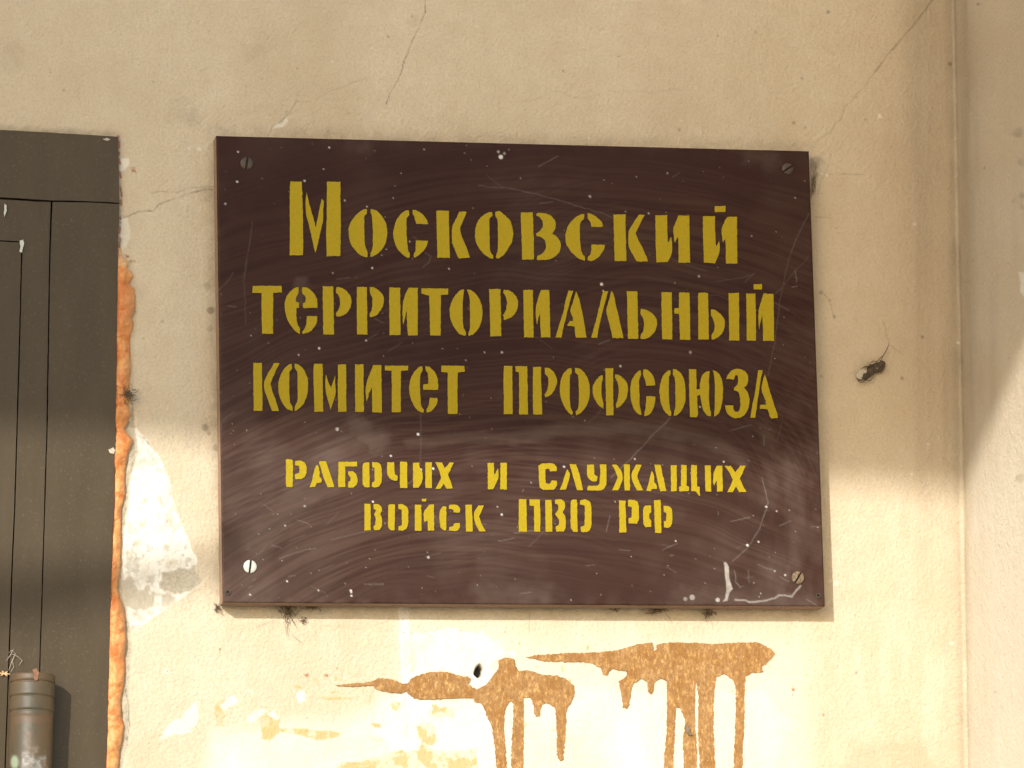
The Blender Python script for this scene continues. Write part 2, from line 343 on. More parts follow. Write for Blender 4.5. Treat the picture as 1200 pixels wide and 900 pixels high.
for x_, y0_, y1_ in ((588, 800, 900), (607, 810, 900), (656, 800, 890), (784, 800, 900), (806, 820, 900), (826, 800, 900), (866, 800, 900)):
    dd_ = Field(U, V).line([(x_, y0_), (x_-1, y1_+20)], 13, 1.0, 6)
    och.f = np.maximum(och.f, dd_.f*sstep(0.16, 0.26, fbm(U, V, 5, 3, 1))*0.55)
och.f *= 0.35+0.65*sstep(-0.12, 0.1, fbm(U, V, 9, 3, 1)); och.f *= 1-0.8*white.f
rust = Field(U, V)
for p, r_ in (([(153, 197), (158, 196), (160, 203), (155, 206)], 2.0), ([(350, 790), (362, 789), (361, 793), (353, 794)], 1), ([(379, 789), (385, 790), (384, 793), (379, 793)], 1), ([(928, 789), (930, 800), (932, 806), (929, 817), (927, 806)], .6), ([(146, 299), (155, 300), (158, 307), (152, 308)], 3)):
    rust.poly(p, 0.75, 1.6, r_, 5)
rust.line([(139.5, 160), (141.5, 238), (139.5, 300)], 1.5, 0.8, 1.5, 2)
rust.f *= sstep(-0.1, 0.05, fbm(U, V, 4, 2, 3))
# grime: corner streaks, painted crease shade, darker bands along the sign, finger marks
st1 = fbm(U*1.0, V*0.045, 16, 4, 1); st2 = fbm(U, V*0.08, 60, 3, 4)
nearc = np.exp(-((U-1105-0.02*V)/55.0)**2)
grime_shade = np.clip(nearc*(0.10+0.55*np.clip(st1+0.12, 0, 1)+0.35*np.clip(st2, 0, 1)), 0, 0.5)*(1-0.35*sstep(560, 800, V))
grime_shade *= 1-0.7*rightm*sstep(480, 620, V); grime_shade += rightm*np.clip(st1, 0, 1)*0.30*(1-0.8*sstep(450, 600, V))+0.30*np.exp(-((np.maximum(XC-X, 0)+np.maximum(-Y, 0)-0.003)/0.0050)**2)*(0.6+fbm(U, V, 40, 3, 2)*1.4)*(1-0.35*sstep(560, 700, V))  # streaks thinned where sun falls; shade painted along the corner crease
g2 = Field(U, V)
for x, y, r_, k in ((1110, 352, 9, .35), (1112, 375, 7, .45), (1108, 390, 6, .35), (1119, 470, 7, .4), (1126, 555, 9, .3), (1197, 235, 9, .8), (1194, 156, 6, .7), (1197, 190, 5, .5), (1195, 560, 5, .6), (210, 128, 16, .22), (225, 138, 12, .25), (12, 65, 18, .2), (300, 52, 20, .15), (244, 226, 10, .5), (955, 190, 10, .7), (960, 206, 6, .5), (1097, 30, 5, .4), (1020, 432, 16, .22), (484, 24, 5, .3), (160, 345, 8, .2), (244, 500, 8, .4), (860, 716, 6, .2)):
    g2.dot(x, y, r_, k, r_*1.2, r_*0.5)
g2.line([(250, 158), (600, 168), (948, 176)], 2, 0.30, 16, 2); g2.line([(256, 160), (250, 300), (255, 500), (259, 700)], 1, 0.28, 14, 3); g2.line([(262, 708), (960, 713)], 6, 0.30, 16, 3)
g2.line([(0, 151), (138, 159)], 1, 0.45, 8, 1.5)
grime_shade = np.clip(np.maximum(grime_shade, g2.f*(0.6+fbm(U, V, 10, 4, 2)*1.6)), 0, 0.9)
warm = np.clip(fbm(U, V*0.6, 150, 4, 5)*1.0+0.05, 0, 0.5)*(1-0.5*sstep(450, 700, V)) + 0.34*sstep(900, 1080, U)*(1-0.95*sstep(450, 640, V))  # shade painted in as brown tint on the upper right, fading in the sun
warm += Field(U, V).poly([(1000, 870), (1080, 865), (1110, 910), (980, 910)], 0.3, 20, 8).f
crack.f *= np.clip(0.75+fbm(U, V, 11, 3, 3)*2.2, 0.25, 1); dark = Field(U, V); dark.f = crack.f*0.9
dots = [(75, 106, 2.2), (59, 85, 1.4), (180, 96, 1.3), (129, 120, 1), (660, 83, 1.6), (841, 42, 1.6), (886, 38, 2.6), (971, 14, 2.6), (940, 92, 2), (1004, 114, 1.2), (1113, 75, 3), (1154, 197, 2), (1014, 140, 1.5), (930, 144, 2.4), (943, 150, 2.4), (796, 152, 2), (348, 80, 1.5), (409, 133, 1.3), (483, 19, 2.2), (245, 36, 1), (455, 43, 2), (168, 396, 1.5), (158, 365, 2), (190, 377, 3), (243, 335, 5), (247, 364, 5), (246, 385, 4), (241, 501, 5), (245, 508, 3), (254, 525, 5), (203, 512, 1), (962, 343, 3), (972, 352, 2), (978, 371, 2.2), (963, 441, 2.4), (980, 268, 1.2), (994, 283, 1.2), (1081, 395, 2.4), (1057, 443, 2.4), (1140, 305, 1.5),
        (1147, 5, 2), (1002, 721, 1.6), (965, 838, 2.0), (922, 757, 1.2), (1003, 789, 2), (1167, 811, 2), (1057, 766, 1.1), (928, 731, 1.2), (805, 770, 1.6), (777, 793, 1), (848, 835, 1.4), (473, 741, 1.3), (393, 769, 1.6), (395, 783, 1.4), (258, 761, 1.8), (540, 738, 1.2), (592, 741, 1.2), (600, 752, 1.6), (360, 841, 1.2), (498, 772, 1.2), (475, 718, 1), (519, 773, 1), (150, 873, 1.5), (196, 787, 1.6)]
for i in range(70):
    dots.append((random.uniform(0, 1190), random.uniform(0, 900), random.choice([0.5, 0.6, 0.7, 0.9, 1.3])))
for x, y, r_ in dots: dark.dot(x, y, r_*0.9, 0.2+0.25*random.random(), 1.2, 0.8)
hole = Field(U, V).poly([(558, 782), (562, 778), (566, 783), (565, 791), (560, 794), (556, 790)], 1.0, 2.0, 0.5)
dark.f = np.maximum(dark.f, hole.f*0.95)
dark.f *= (0.7+0.3*rightm*0+0.3)
# relief
h = h - crack.f*0.0003 - np.clip(rec, 0, 1)*(0.0022+fbm(U, V, 6, 3, 2)*0.0016) - pat.f*(0.0009-fbm(U, V, 14, 4, 4)*0.0012) - hole.f*0.012 - (white.f > 0.4)*(pat.f < 0.1)*0.00018
och_h = och.f*0.0002; h = h+och_h
door_in = (U < frame_right(V)-3) & (V > 162+0.055*np.minimum(U-138, 0)) & onback & (X > XL)
h = h*inview - np.where(door_in, 0.05, 0)
X += h*NX*1.0; Y += h*NY
attrs = dict(pale=np.clip(pale+0.34*rightm*sstep(1131, 1142, U), 0, .9), warm=np.clip(warm, 0, .8), ochre=och.f, white=np.clip(white.f, 0, 1), grey=np.clip(grey.f, 0, 1), grime_shade=grime_shade, dark=np.clip(dark.f, 0, 1), rust=np.clip(rust.f, 0, 1))  # pale also lightens the return, painting in a brighter sunlit look
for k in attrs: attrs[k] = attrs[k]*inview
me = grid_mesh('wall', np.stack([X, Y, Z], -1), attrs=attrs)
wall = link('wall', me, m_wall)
L(wall, 'cream painted plaster wall with cracks, a peeled white patch and a return on the right', kind='structure')

# ------------------------------------------------------------------ polygons on a plane
def smooth_poly(pts, sub=4, sharp=38):
    n = len(pts); p = [np.array(q, float) for q in pts]; out = []
    corner = []
    for i in range(n):
        a = p[i]-p[i-1]; b = p[(i+1) % n]-p[i]
        ang = abs(math.degrees(math.atan2(a[0]*b[1]-a[1]*b[0], a@b))); corner.append(ang > sharp)
    for i in range(n):
        p1, p2 = p[i], p[(i+1) % n]
        if corner[i] and corner[(i+1) % n]: out.append(p1); continue
        p0 = p[i-1] if not corner[i] else p1-(p2-p1)*0.5
        p3 = p[(i+2) % n] if not corner[(i+1) % n] else p2+(p2-p1)*0.5
        sl_ = np.linalg.norm(p2-p1); m1 = (p2-p0)*0.5; m2 = (p3-p1)*0.5
        m1 = m1*min(1, 0.9*sl_/max(np.linalg.norm(m1), 1e-6)); m2 = m2*min(1, 0.9*sl_/max(np.linalg.norm(m2), 1e-6))
        for k in range(sub):
            t = k/sub
            out.append((2*t**3-3*t*t+1)*p1+(t**3-2*t*t+t)*m1+(-2*t**3+3*t*t)*p2+(t**3-t*t)*m2)
    return out
def densify(pts, step, amp):
    out = []
    n = len(pts)
    for i in range(n):
        a, b = np.array(pts[i], float), np.array(pts[(i+1) % n], float); d = np.linalg.norm(b-a); k = max(1, int(d/step))
        for j in range(k):
            q = a+(b-a)*j/k; out.append(q+np.array([random.gauss(0, amp), random.gauss(0, amp)]))
    return out
def prism(bm, pts, yf, th, fn=None):
    """pts in photo pixels on plane y=yf, extruded back to yf+th"""
    vf = []; 
    for q in pts:
        w_ = back(q[0], q[1], yf); vf.append(bm.verts.new(w_))
    vb = [bm.verts.new((v.co.x, v.co.y+th, v.co.z)) for v in vf]
    n = len(vf)
    for i in range(n):
        bm.faces.new((vf[i], vf[(i+1) % n], vb[(i+1) % n], vb[i]))
    for t in tessellate_polygon([[Vector((v.co.x, v.co.z, 0)) for v in vf]]):
        try: bm.faces.new([vf[k] for k in t])
        except ValueError: pass
    return vf

# ------------------------------------------------------------------ sign
T = 0.021
BOARD = [(253.5, 159), (948, 177), (967, 710.5), (261, 706)]
sign = empty('sign_board', tuple(back(614, 708, 0.0)))
L(sign, 'dark brown rectangular sign with yellow stencilled Cyrillic lettering screwed to the cream wall', 'sign')
cor = [back(u, v, -T) for u, v in BOARD]
bm = bmesh.new()
fr = [bm.verts.new(c+np.array([0, 0.0012, 0])) for c in cor]; bk = [bm.verts.new((c[0], -0.0035, c[2])) for c in cor]
for i in range(4): bm.faces.new((fr[i], fr[(i+1) % 4], bk[(i+1) % 4], bk[i]))
bm.faces.new(fr); bm.faces.new(bk[::-1])
bmesh.ops.subdivide_edges(bm, edges=bm.edges[:], cuts=40, use_grid_fill=True)
for v in bm.verts:
    v.co.x += random.gauss(0, 0.00012); v.co.z += random.gauss(0, 0.00012)
core = from_bm('backing_board', bm, m_core, sign)
# face panel: dense sheet with rolled rim
NR, NC = 540, 700
gx = np.linspace(0, 1, NC); gy = np.linspace(0, 1, NR); A, B = np.meshgrid(gx, gy)
UU = np.zeros_like(A); c4 = [np.array(c) for c in cor]
Pw = (c4[0]*(1-A[..., None])+c4[1]*A[..., None])*(1-B[..., None])+(c4[3]*(1-A[..., None])+c4[2]*A[..., None])*B[..., None]
U2, V2 = proj(Pw[..., 0], Pw[..., 1], Pw[..., 2])
ed = np.minimum(np.minimum(A*0.5, (1-A)*0.5), np.minimum(B*.386, (1-B)*.386))
chip = fbm(U2, V2, 5, 3, 2)
Pw[..., 1] += 0.0009*np.clip(1-ed/0.0011, 0, 1)**2 + fbm(U2, V2, 180, 2, 4)*0.0006 + fbm(U2, V2, 30, 3, 1)*0.00008
rimrow = lambda Q: np.stack([Q[..., 0], Q[..., 1]*0-T+0.0012, Q[..., 2]], -1)
def sweep(cx, cy, ang0, ang1, r0, r1, fr_, amp, seed, soft=0.25):
    dx, dy = U2-cx, V2-cy; R = np.hypot(dx, dy)+fbm(U2, V2, 120, 2, seed)*22; an = np.arctan2(-dy, dx)
    k = sstep(r0, r0+(r1-r0)*soft, R)*(1-sstep(r1-(r1-r0)*soft, r1, R))*sstep(ang0, ang0+.35, an)*(1-sstep(ang1-.35, ang1, an))
    return k*amp*np.clip(0.45+2.1*(vnoise(R, an*11, fr_, seed)-0.5)+1.1*(vnoise(R, an*5, fr_*3, seed+1)-.5), 0, 1)
streak = sweep(640, 1250, 0.9, 2.3, 520, 1150, 2.2, 0.75, 0) + sweep(760, 620, 0.1, 2.2, 60, 470, 2.4, 0.6, 2) + sweep(560, 1100, 1.1, 2.5, 380, 700, 2.0, 0.7, 4)
streak = np.clip(streak*0.75*(0.6+0.8*(fbm(U2, V2, 90, 3, 1)+.5)), 0, 1)
F_ = Field(U2, V2)
haze = np.zeros_like(U2)
haze += np.clip(fbm(U2, V2, 70, 4, 3)*1.2-0.02, 0, .35)*0.6
haze += 0.10*sstep(420, 620, V2)+0.05*np.exp(-((V2-170)/22)**2)
haze += 0.30*np.exp(-ed/0.006)*(0.4+fbm(U2, V2, 14, 3, 2)*1.8)
lefts = np.exp(-((U2-330)/95)**2)*sstep(300, 420, V2)
haze += 0.22*lefts*(0.5+fbm(U2*.8+V2*.4, V2*.5, 34, 4, 1)*1.6)
haze += np.exp(-((U2-930)/42)**2)*sstep(330, 560, V2)*0.38*np.clip(0.35+fbm(U2, V2*.5, 18, 4, 4)*2.2, 0, 1)
hz = Field(U2, V2)
hz.line([(600, 514), (660, 503), (740, 501), (810, 511), (850, 525), (870, 540)], 6, 0.20, 9, 2)
hz.line([(480, 520), (545, 512), (600, 514)], 5, 0.16, 8, 4)
hz.line([(300, 640), (330, 600), (380, 560), (410, 520)], 10, 0.14, 22, 6)
hz.line([(352, 336), (350, 350)], 8, .22, 10, 4); hz.line([(415, 495), (440, 520), (445, 515)], 8, .25, 14, 6)
hz.line([(410, 170), (430, 174)], 1, .14, 12, 6); hz.line([(880, 182), (905, 190)], 1, .16, 16, 8); hz.line([(560, 690), (600, 694), (640, 696)], 1, .13, 18, 8); hz.line([(800, 700), (900, 702), (950, 705)], 1, .14, 18, 8)
haze = np.clip(haze*(0.22+0.26*sstep(380,560,V2))*(1+streak*.5)+hz.f*(0.75+fbm(U2, V2*2.5, 26, 3, 5)*0.9), 0, 0.8)  # film of dirt, strengthened low down to paint the sunlit half brighter
sc = Field(U2, V2)
for p, wd, val in (([(560, 168+50), (600, 221), (650, 233), (705, 250), (735, 263)], .6, .28), ([(775, 298), (800, 308), (828, 318)], .6, .2), ([(785, 490), (765, 510), (735, 542), (715, 560)], .8, .42), ([(893, 560), (900, 590), (890, 620), (876, 642), (858, 658)], .8, .45),
                   ([(948, 250), (935, 275), (925, 300)], .7, .3), ([(925, 300), (915, 345), (908, 400), (900, 440)], .6, .25), ([(800, 350), (840, 345), (866, 356)], .6, .2), ([(296, 260), (290, 300), (285, 325)], .7, .22), ([(273, 320), (266, 330), (256, 340)], .7, .25),
                   ([(290, 300), (286, 330), (288, 380)], .6, .18), ([(570, 205), (590, 220), (620, 225)], .5, .15), ([(884, 365), (900, 355), (930, 320), (948, 300)], .6, .18), ([(327, 655), (345, 648), (370, 642)], .8, .35), ([(388, 632), (420, 625), (440, 622)], .6, .25), ([(493, 485), (494, 520), (492, 545)], 1.2, .18), ([(620, 640), (650, 610)], .6, .2), ([(840, 330), (870, 325), (885, 320)], .5, .2),
                   ([(498, 296), (505, 300), (503, 308), (496, 313)], .6, .35), ([(932, 318), (933, 330)], 1.4, .4), ([(928, 336), (934, 336)], 1.4, .45), ([(895, 510), (896, 522)], 1, .4), ([(705, 480), (690, 495)], .5, .2), ([(888, 662), (905, 668)], .8, .4), ([(861, 668), (862, 682), (868, 688)], 1.0, .5), ([(877, 668), (878, 682)], .7, .35), ([(915, 676), (924, 682)], .9, .35)):
    sc.line(p, wd*0.45, val*0.21, 0.8, 1.2)
sc.poly([(848.5, 659), (851, 659), (854, 664), (855, 679), (858.5, 690), (855, 694), (852.5, 704), (847, 705), (850, 701), (851.5, 691), (849.8, 674)], 0.42, 1.0, .3)
sc.line([(861, 703), (872, 703), (878, 706), (893, 704), (908, 701), (913, 697), (920, 697.5), (928, 699), (933, 692), (938, 687)], 1.1, .26, 1.0, 1.0)
for x, y, r_, k in ((811, 700, 4.0, .35), (803, 702, 3, .25), (841, 703, 3.2, .42), (587, 184, 3.2, .85), (584, 178, 2.0, .5), (591, 180, 2, .35), (279, 178, 1.4, .8), (278, 213, 1.6, .75), (264, 239, 1.5, .6), (386, 161+12, 1.5, .7), (357, 212, 1.6, .8), (705, 333, 2.2, .85), (707, 341, 1.3, .7), (374, 408, 1.6, .9), (350, 416, 1.3, .5), (429, 399, 1.2, .8), (493, 550.5, 2.0, .98), (507.5, 549, 1.9, .98), (490, 509, 1.9, .95), (437, 588, 1.6, .95), (458, 534, 1.5, .8), (588, 603, 1.5, .85), (583, 594, 1.2, .5), (502, 653, 1.8, .6), (411, 692, 1.6, .8), (412, 698, 1.4, .8), (411.5, 694, 1.8, .6), (336.5, 681, 1.4, .8), (373, 692, 1.3, .7), (293, 697, 1.3, .9), (334, 616, 1.3, .6), (357, 593, 1.5, .5), (395, 503, 2.6, .45), (727, 429, 1.5, .8), (744, 564-26, 1.5, .6), (661, 547, 1.6, .7), (792, 634, 1.2, .7), (876, 639, 1.9, .9), (898, 594, 1.6, .8), (910, 599, 1.2, .7), (889, 635, 1.2, .7), (588, 413, 1.8, .5), (568, 413, 1.2, .4), (819, 324, 1.4, .55), (809, 413, 2.2, .3), (782, 203, 1.2, .4), (470, 209-6, 1, .4), (497, 181-6, 1.2, .4), (610, 159+50, 1, .3), (691, 230, 2, .3), (692, 231, 1, .4), (760, 250, 1.3, .5), (733, 248, 1.2, .3), (480, 283, 1.1, .6), (516, 280, 1.3, .95), (430, 250-8, 1, .8), (404, 235, 1.6, .4), (436, 314, 1.4, .8), (526, 315, 1.3, .6), (390, 320, 1, .6), (820, 484-7, 1.3, .5), (848, 541, 1.4, .6), (920, 674, 1.3, .9), (908, 669, 1.2, .6)):
    sc.dot(x, y, r_*0.8, k, 0.9, 0.3)
rr = random.Random(11)
for i in range(380):
    x = rr.uniform(256, 962); y = rr.uniform(162, 706)
    if rr.random() < 0.45 and not (x < 330 or x > 880 or y > 640 or y < 200): continue
    sc.dot(x, y, rr.choice([.35, .45, .5, .6, .8]), rr.uniform(.12, .5), 0.8, 0.2)
for i in range(60):
    x = rr.uniform(256, 962); y = rr.uniform(600, 706) if i % 2 else rr.uniform(180, 706); a = rr.gauss(0.15, .5); ln = rr.uniform(4, 26)
    sc.line([(x, y), (x+ln*math.cos(a), y-ln*math.sin(a)-rr.uniform(-2, 2))], .2, rr.uniform(.03, .1), .8, .6)
for x0_, x1_ in ((556, 576), (586, 600), (630, 650), (700, 716), (784, 790)):
    for i in range(0):
        x = rr.uniform(x0_-6, x1_+6); sc.line([(x, 704+rr.uniform(-6, 0)), (x+rr.gauss(0, 2), 698-rr.uniform(0, 10))], .2, rr.uniform(.06, .2), 1.4, .8)
sc.f *= 0.75+0.5*vnoise(U2, V2, 2.5, 3)
k4 = np.pad(Pw, ((1, 1), (1, 1), (0, 0)), mode='edge'); k4[0, :, 1] = k4[-1, :, 1] = -T+0.0012; k4[:, 0, 1] = k4[:, -1, 1] = -T+0.0012
pad = lambda q: np.pad(q, 1, mode='edge')
me = grid_mesh('face_panel', k4, attrs=dict(streak=pad(streak), dust_light=pad(haze), scuff=pad(np.clip(sc.f, 0, 1))))
face = link('face_panel', me, m_face, sign)

# ---- lettering: (crop x, crop y, scale, [polygons of each letter])
LET = []
def G(ox, oy, s, *letters):
    for polys in letters: LET.append([[(ox+x/s, oy+y/s) for x, y in p] for p in polys])
G(330, 200, 8, [[(82, 100), (190, 105), (194, 240), (200, 430), (202, 792), (76, 794), (78, 560), (76, 330), (80, 180)],
    [(234, 203), (262, 320), (300, 450), (318, 530), (340, 440), (375, 262), (395, 285), (390, 380), (390, 455), (360, 590), (330, 730), (318, 768), (308, 740), (285, 630), (255, 500), (230, 400), (226, 300)],
    [(425, 104), (550, 104), (553, 260), (555, 520), (551, 800), (423, 800), (418, 600), (424, 380)]],
  [[(802, 370), (795, 360), (770, 362), (720, 395), (665, 455), (632, 530), (630, 600), (645, 670), (685, 740), (740, 790), (795, 812), (806, 805), (806, 760), (790, 730), (778, 650), (775, 440), (782, 420), (800, 405)],
   [(836, 360), (880, 370), (935, 420), (975, 490), (990, 560), (985, 640), (960, 710), (910, 770), (860, 800), (834, 806), (834, 775), (852, 735), (856, 650), (850, 450), (845, 415), (833, 395)]])
G(460, 205, 8, [[(155, 333), (130, 333), (85, 360), (45, 410), (18, 480), (8, 550), (18, 620), (45, 690), (95, 745), (140, 775), (160, 776), (162, 735), (148, 715), (140, 660), (132, 560), (130, 420), (140, 395), (158, 375)],
    [(190, 327), (220, 330), (275, 365), (320, 420), (333, 462), (222, 458), (212, 420), (203, 385), (190, 365)], [(218, 615), (332, 618), (322, 660), (290, 710), (235, 760), (205, 775), (200, 770), (200, 740), (215, 715), (218, 680)]],
  [[(412, 340), (430, 333), (528, 338), (530, 520), (537, 776), (420, 776), (416, 560)], [(630, 342), (697, 345), (660, 430), (633, 510), (655, 590), (690, 670), (727, 775), (620, 780), (585, 700), (560, 635), (560, 490), (590, 420)]],
  [[(935, 348), (905, 350), (855, 375), (810, 420), (782, 480), (773, 545), (782, 620), (815, 690), (860, 745), (915, 778), (942, 785), (942, 750), (925, 735), (912, 690), (908, 420), (915, 400), (935, 385)],
   [(962, 345), (1000, 338), (1050, 375), (1095, 420), (1122, 480), (1130, 550), (1122, 620), (1085, 690), (1045, 745), (995, 783), (970, 780), (972, 745), (985, 720), (990, 640), (985, 420), (965, 385)]])
G(600, 205, 8, [[(83, 353), (193, 353), (196, 400), (203, 600), (206, 790), (97, 793), (93, 650), (86, 480)],
    [(240, 357), (300, 358), (350, 375), (395, 415), (410, 460), (402, 510), (375, 552), (415, 575), (448, 620), (458, 670), (440, 725), (395, 770), (330, 795), (240, 795), (232, 790), (235, 760), (275, 745), (310, 705), (320, 655), (308, 610), (270, 582), (230, 572), (228, 548), (262, 525), (290, 485), (288, 440), (265, 400), (230, 382), (228, 368)]],
  [[(678, 370), (655, 368), (610, 390), (560, 430), (520, 490), (503, 560), (508, 640), (540, 700), (590, 755), (640, 790), (683, 803), (683, 760), (662, 745), (645, 690), (637, 620), (637, 460), (650, 435), (675, 410)],
   [(710, 362), (745, 365), (800, 400), (840, 440), (855, 478), (845, 485), (745, 488), (735, 440), (710, 410)], [(746, 652), (872, 655), (860, 700), (825, 755), (785, 790), (745, 805), (708, 800), (708, 770), (735, 745), (742, 705)]],
  [[(952, 370), (1063, 370), (1066, 560), (1073, 805), (962, 808), (957, 600)], [(1190, 373), (1245, 375), (1205, 450), (1160, 545), (1190, 620), (1235, 710), (1277, 810), (1170, 810), (1130, 740), (1095, 670), (1095, 530), (1130, 465)]])
G(730, 215, 8, [[(305, 298), (415, 298), (416, 440), (420, 550), (432, 548), (453, 500), (460, 560), (458, 650), (420, 735), (315, 737), (308, 560)], [(520, 300), (622, 302), (624, 480), (630, 740), (522, 742), (520, 520), (512, 495), (490, 552), (480, 520), (473, 430), (488, 380)]],
  [[(750, 306), (862, 308), (864, 440), (870, 580), (880, 583), (903, 540), (908, 600), (903, 650), (865, 748), (760, 742), (752, 520)], [(980, 312), (1070, 312), (1070, 520), (1074, 748), (966, 750), (963, 540), (955, 520), (938, 550), (930, 500), (926, 430), (945, 375)], [(862, 212), (963, 212), (960, 265), (862, 267)]])
G(290, 320, 8, [[(50, 120), (320, 120), (322, 182), (242, 185), (240, 400), (240, 568), (137, 570), (134, 400), (132, 187), (44, 183)]],
  [[(480, 135), (455, 135), (410, 165), (370, 215), (350, 285), (352, 350), (375, 435), (415, 505), (465, 555), (492, 570), (492, 520), (470, 480), (460, 420), (458, 328), (483, 322), (483, 277), (452, 268), (455, 235), (475, 190)],
   [(515, 132), (560, 138), (605, 170), (640, 215), (655, 270), (655, 325), (530, 328), (520, 318), (520, 280), (545, 272), (545, 225), (515, 185)], [(555, 405), (654, 402), (650, 460), (620, 515), (575, 555), (520, 570), (517, 550), (540, 510), (555, 460)]],
  [[(706, 125), (805, 125), (808, 300), (812, 575), (712, 576), (708, 350)], [(835, 130), (880, 138), (930, 170), (965, 220), (975, 270), (962, 330), (925, 380), (870, 405), (832, 403), (830, 375), (855, 345), (868, 300), (865, 240), (850, 200), (832, 185)]],
  [[(1026, 130), (1118, 130), (1122, 300), (1124, 575), (1028, 576), (1026, 330)], [(1148, 132), (1180, 132), (1225, 160), (1265, 200), (1280, 250), (1270, 305), (1240, 360), (1200, 400), (1150, 414), (1145, 385), (1165, 345), (1170, 290), (1170, 235), (1150, 185)]])
G(430, 320, 8, [[(210, 135), (310, 137), (313, 340), (315, 580), (214, 580), (210, 330)], [(390, 137), (475, 139), (478, 340), (475, 583), (385, 585), (378, 500), (373, 355), (350, 440), (343, 485), (337, 460), (335, 300), (355, 220)]],
  [[(515, 142), (760, 146), (762, 200), (692, 205), (692, 400), (690, 584), (594, 584), (590, 400), (585, 212), (540, 200), (512, 190)]],
  [[(912, 153), (880, 158), (835, 200), (795, 265), (777, 350), (785, 430), (820, 510), (870, 570), (920, 588), (928, 580), (925, 545), (905, 510), (898, 440), (898, 260), (905, 200)],
   [(938, 155), (975, 160), (1025, 200), (1065, 270), (1082, 350), (1078, 430), (1050, 510), (1000, 570), (955, 588), (952, 560), (965, 520), (968, 440), (965, 260), (960, 215)]])
G(565, 320, 8, [[(66, 150), (170, 150), (175, 300), (180, 592), (78, 592), (74, 400)], [(202, 158), (245, 160), (300, 195), (333, 250), (336, 310), (315, 370), (270, 415), (205, 440), (202, 405), (192, 392), (215, 365), (232, 320), (232, 260), (215, 205), (198, 185)]],
  [[(386, 158), (475, 158), (478, 340), (483, 602), (395, 602), (390, 400)], [(555, 157), (630, 160), (635, 360), (640, 602), (552, 602), (546, 480), (542, 380), (525, 430), (515, 482), (507, 450), (503, 330), (525, 240)]],
  [[(812, 162), (855, 164), (825, 260), (790, 400), (760, 520), (742, 604), (690, 602), (720, 500), (760, 370), (785, 250)], [(882, 172), (905, 230), (930, 330), (955, 460), (980, 604), (880, 606), (866, 500), (800, 492), (800, 485), (822, 450), (853, 450), (848, 410), (828, 350), (850, 280), (870, 210)]])
G(690, 310, 8, [[(138, 250), (182, 250), (155, 340), (125, 460), (95, 590), (78, 686), (24, 684), (60, 550), (95, 410), (120, 310)], [(215, 247), (235, 290), (258, 400), (290, 530), (325, 688), (225, 688), (200, 580), (165, 430), (185, 350), (205, 270)]],
  [[(358, 250), (455, 252), (458, 400), (465, 694), (370, 696), (362, 500)], [(488, 415), (540, 425), (600, 465), (635, 515), (638, 570), (615, 630), (570, 680), (520, 697), (488, 695), (488, 660), (512, 620), (520, 560), (510, 500), (485, 460)]],
  [[(682, 257), (778, 262), (780, 420), (784, 702), (688, 700), (684, 500)], [(846, 262), (943, 262), (948, 420), (952, 704), (854, 704), (850, 500), (845, 460), (808, 460), (800, 440), (808, 408), (845, 408)]],
  [[(1026, 265), (1105, 265), (1118, 275), (1122, 450), (1126, 702), (1028, 702)], [(1148, 420), (1175, 422), (1230, 460), (1268, 510), (1275, 560), (1260, 625), (1220, 675), (1170, 702), (1153, 700), (1152, 660), (1175, 620), (1178, 550), (1162, 500), (1146, 465)], [(1312, 268), (1408, 266), (1410, 480), (1412, 712), (1318, 712), (1314, 480)]])
G(790, 320, 8, [[(675, 192), (760, 192), (766, 350), (768, 632), (682, 632), (680, 440)], [(838, 192), (930, 194), (934, 350), (938, 634), (836, 634), (832, 500), (828, 388), (810, 460), (800, 525), (792, 480), (794, 340), (815, 270)], [(745, 104), (822, 104), (824, 152), (748, 152)]])
G(290, 410, 8, [[(55, 122), (135, 122), (138, 350), (140, 570), (60, 570), (56, 350)], [(250, 122), (300, 124), (270, 190), (218, 310), (222, 350), (260, 460), (297, 572), (232, 572), (195, 470), (160, 370), (160, 290), (200, 210)]],
  [[(415, 130), (385, 140), (340, 185), (305, 250), (290, 330), (298, 420), (330, 500), (375, 555), (420, 573), (420, 530), (400, 495), (392, 420), (393, 220), (400, 195), (418, 175)], [(445, 130), (490, 145), (530, 190), (560, 260), (567, 340), (558, 430), (520, 510), (470, 560), (445, 572), (445, 530), (465, 490), (470, 430), (468, 210), (455, 185), (443, 165)]],
  [[(622, 130), (705, 132), (706, 350), (710, 578), (626, 580), (624, 400), (618, 200)], [(735, 232), (760, 310), (785, 355), (800, 310), (822, 240), (824, 330), (826, 410), (800, 500), (782, 558), (762, 490), (735, 400), (730, 300)], [(850, 136), (925, 136), (927, 360), (928, 580), (850, 580), (848, 360)]],
  [[(1010, 136), (1088, 136), (1090, 360), (1092, 580), (1012, 582), (1008, 360)], [(1180, 142), (1255, 142), (1257, 360), (1260, 586), (1172, 586), (1170, 480), (1166, 350), (1140, 410), (1118, 480), (1112, 440), (1112, 330), (1145, 230)]])
G(420, 410, 8, [[(250, 148), (468, 150), (466, 190), (400, 196), (397, 400), (398, 584), (312, 584), (313, 400), (312, 195), (250, 190)]],
  [[(600, 155), (570, 160), (520, 210), (487, 280), (477, 360), (485, 430), (515, 510), (560, 570), (608, 588), (612, 560), (590, 525), (582, 470), (577, 300), (582, 230), (600, 195)], [(630, 155), (665, 158), (710, 200), (740, 260), (748, 320), (748, 374), (612, 374), (608, 350), (610, 322), (655, 318), (655, 270), (650, 220), (632, 190)], [(668, 450), (742, 452), (740, 490), (715, 540), (680, 575), (642, 586), (640, 560), (660, 520), (666, 490)]],
  [[(777, 148), (996, 150), (998, 205), (932, 210), (928, 400), (930, 600), (840, 600), (838, 400), (836, 212), (778, 207)]])
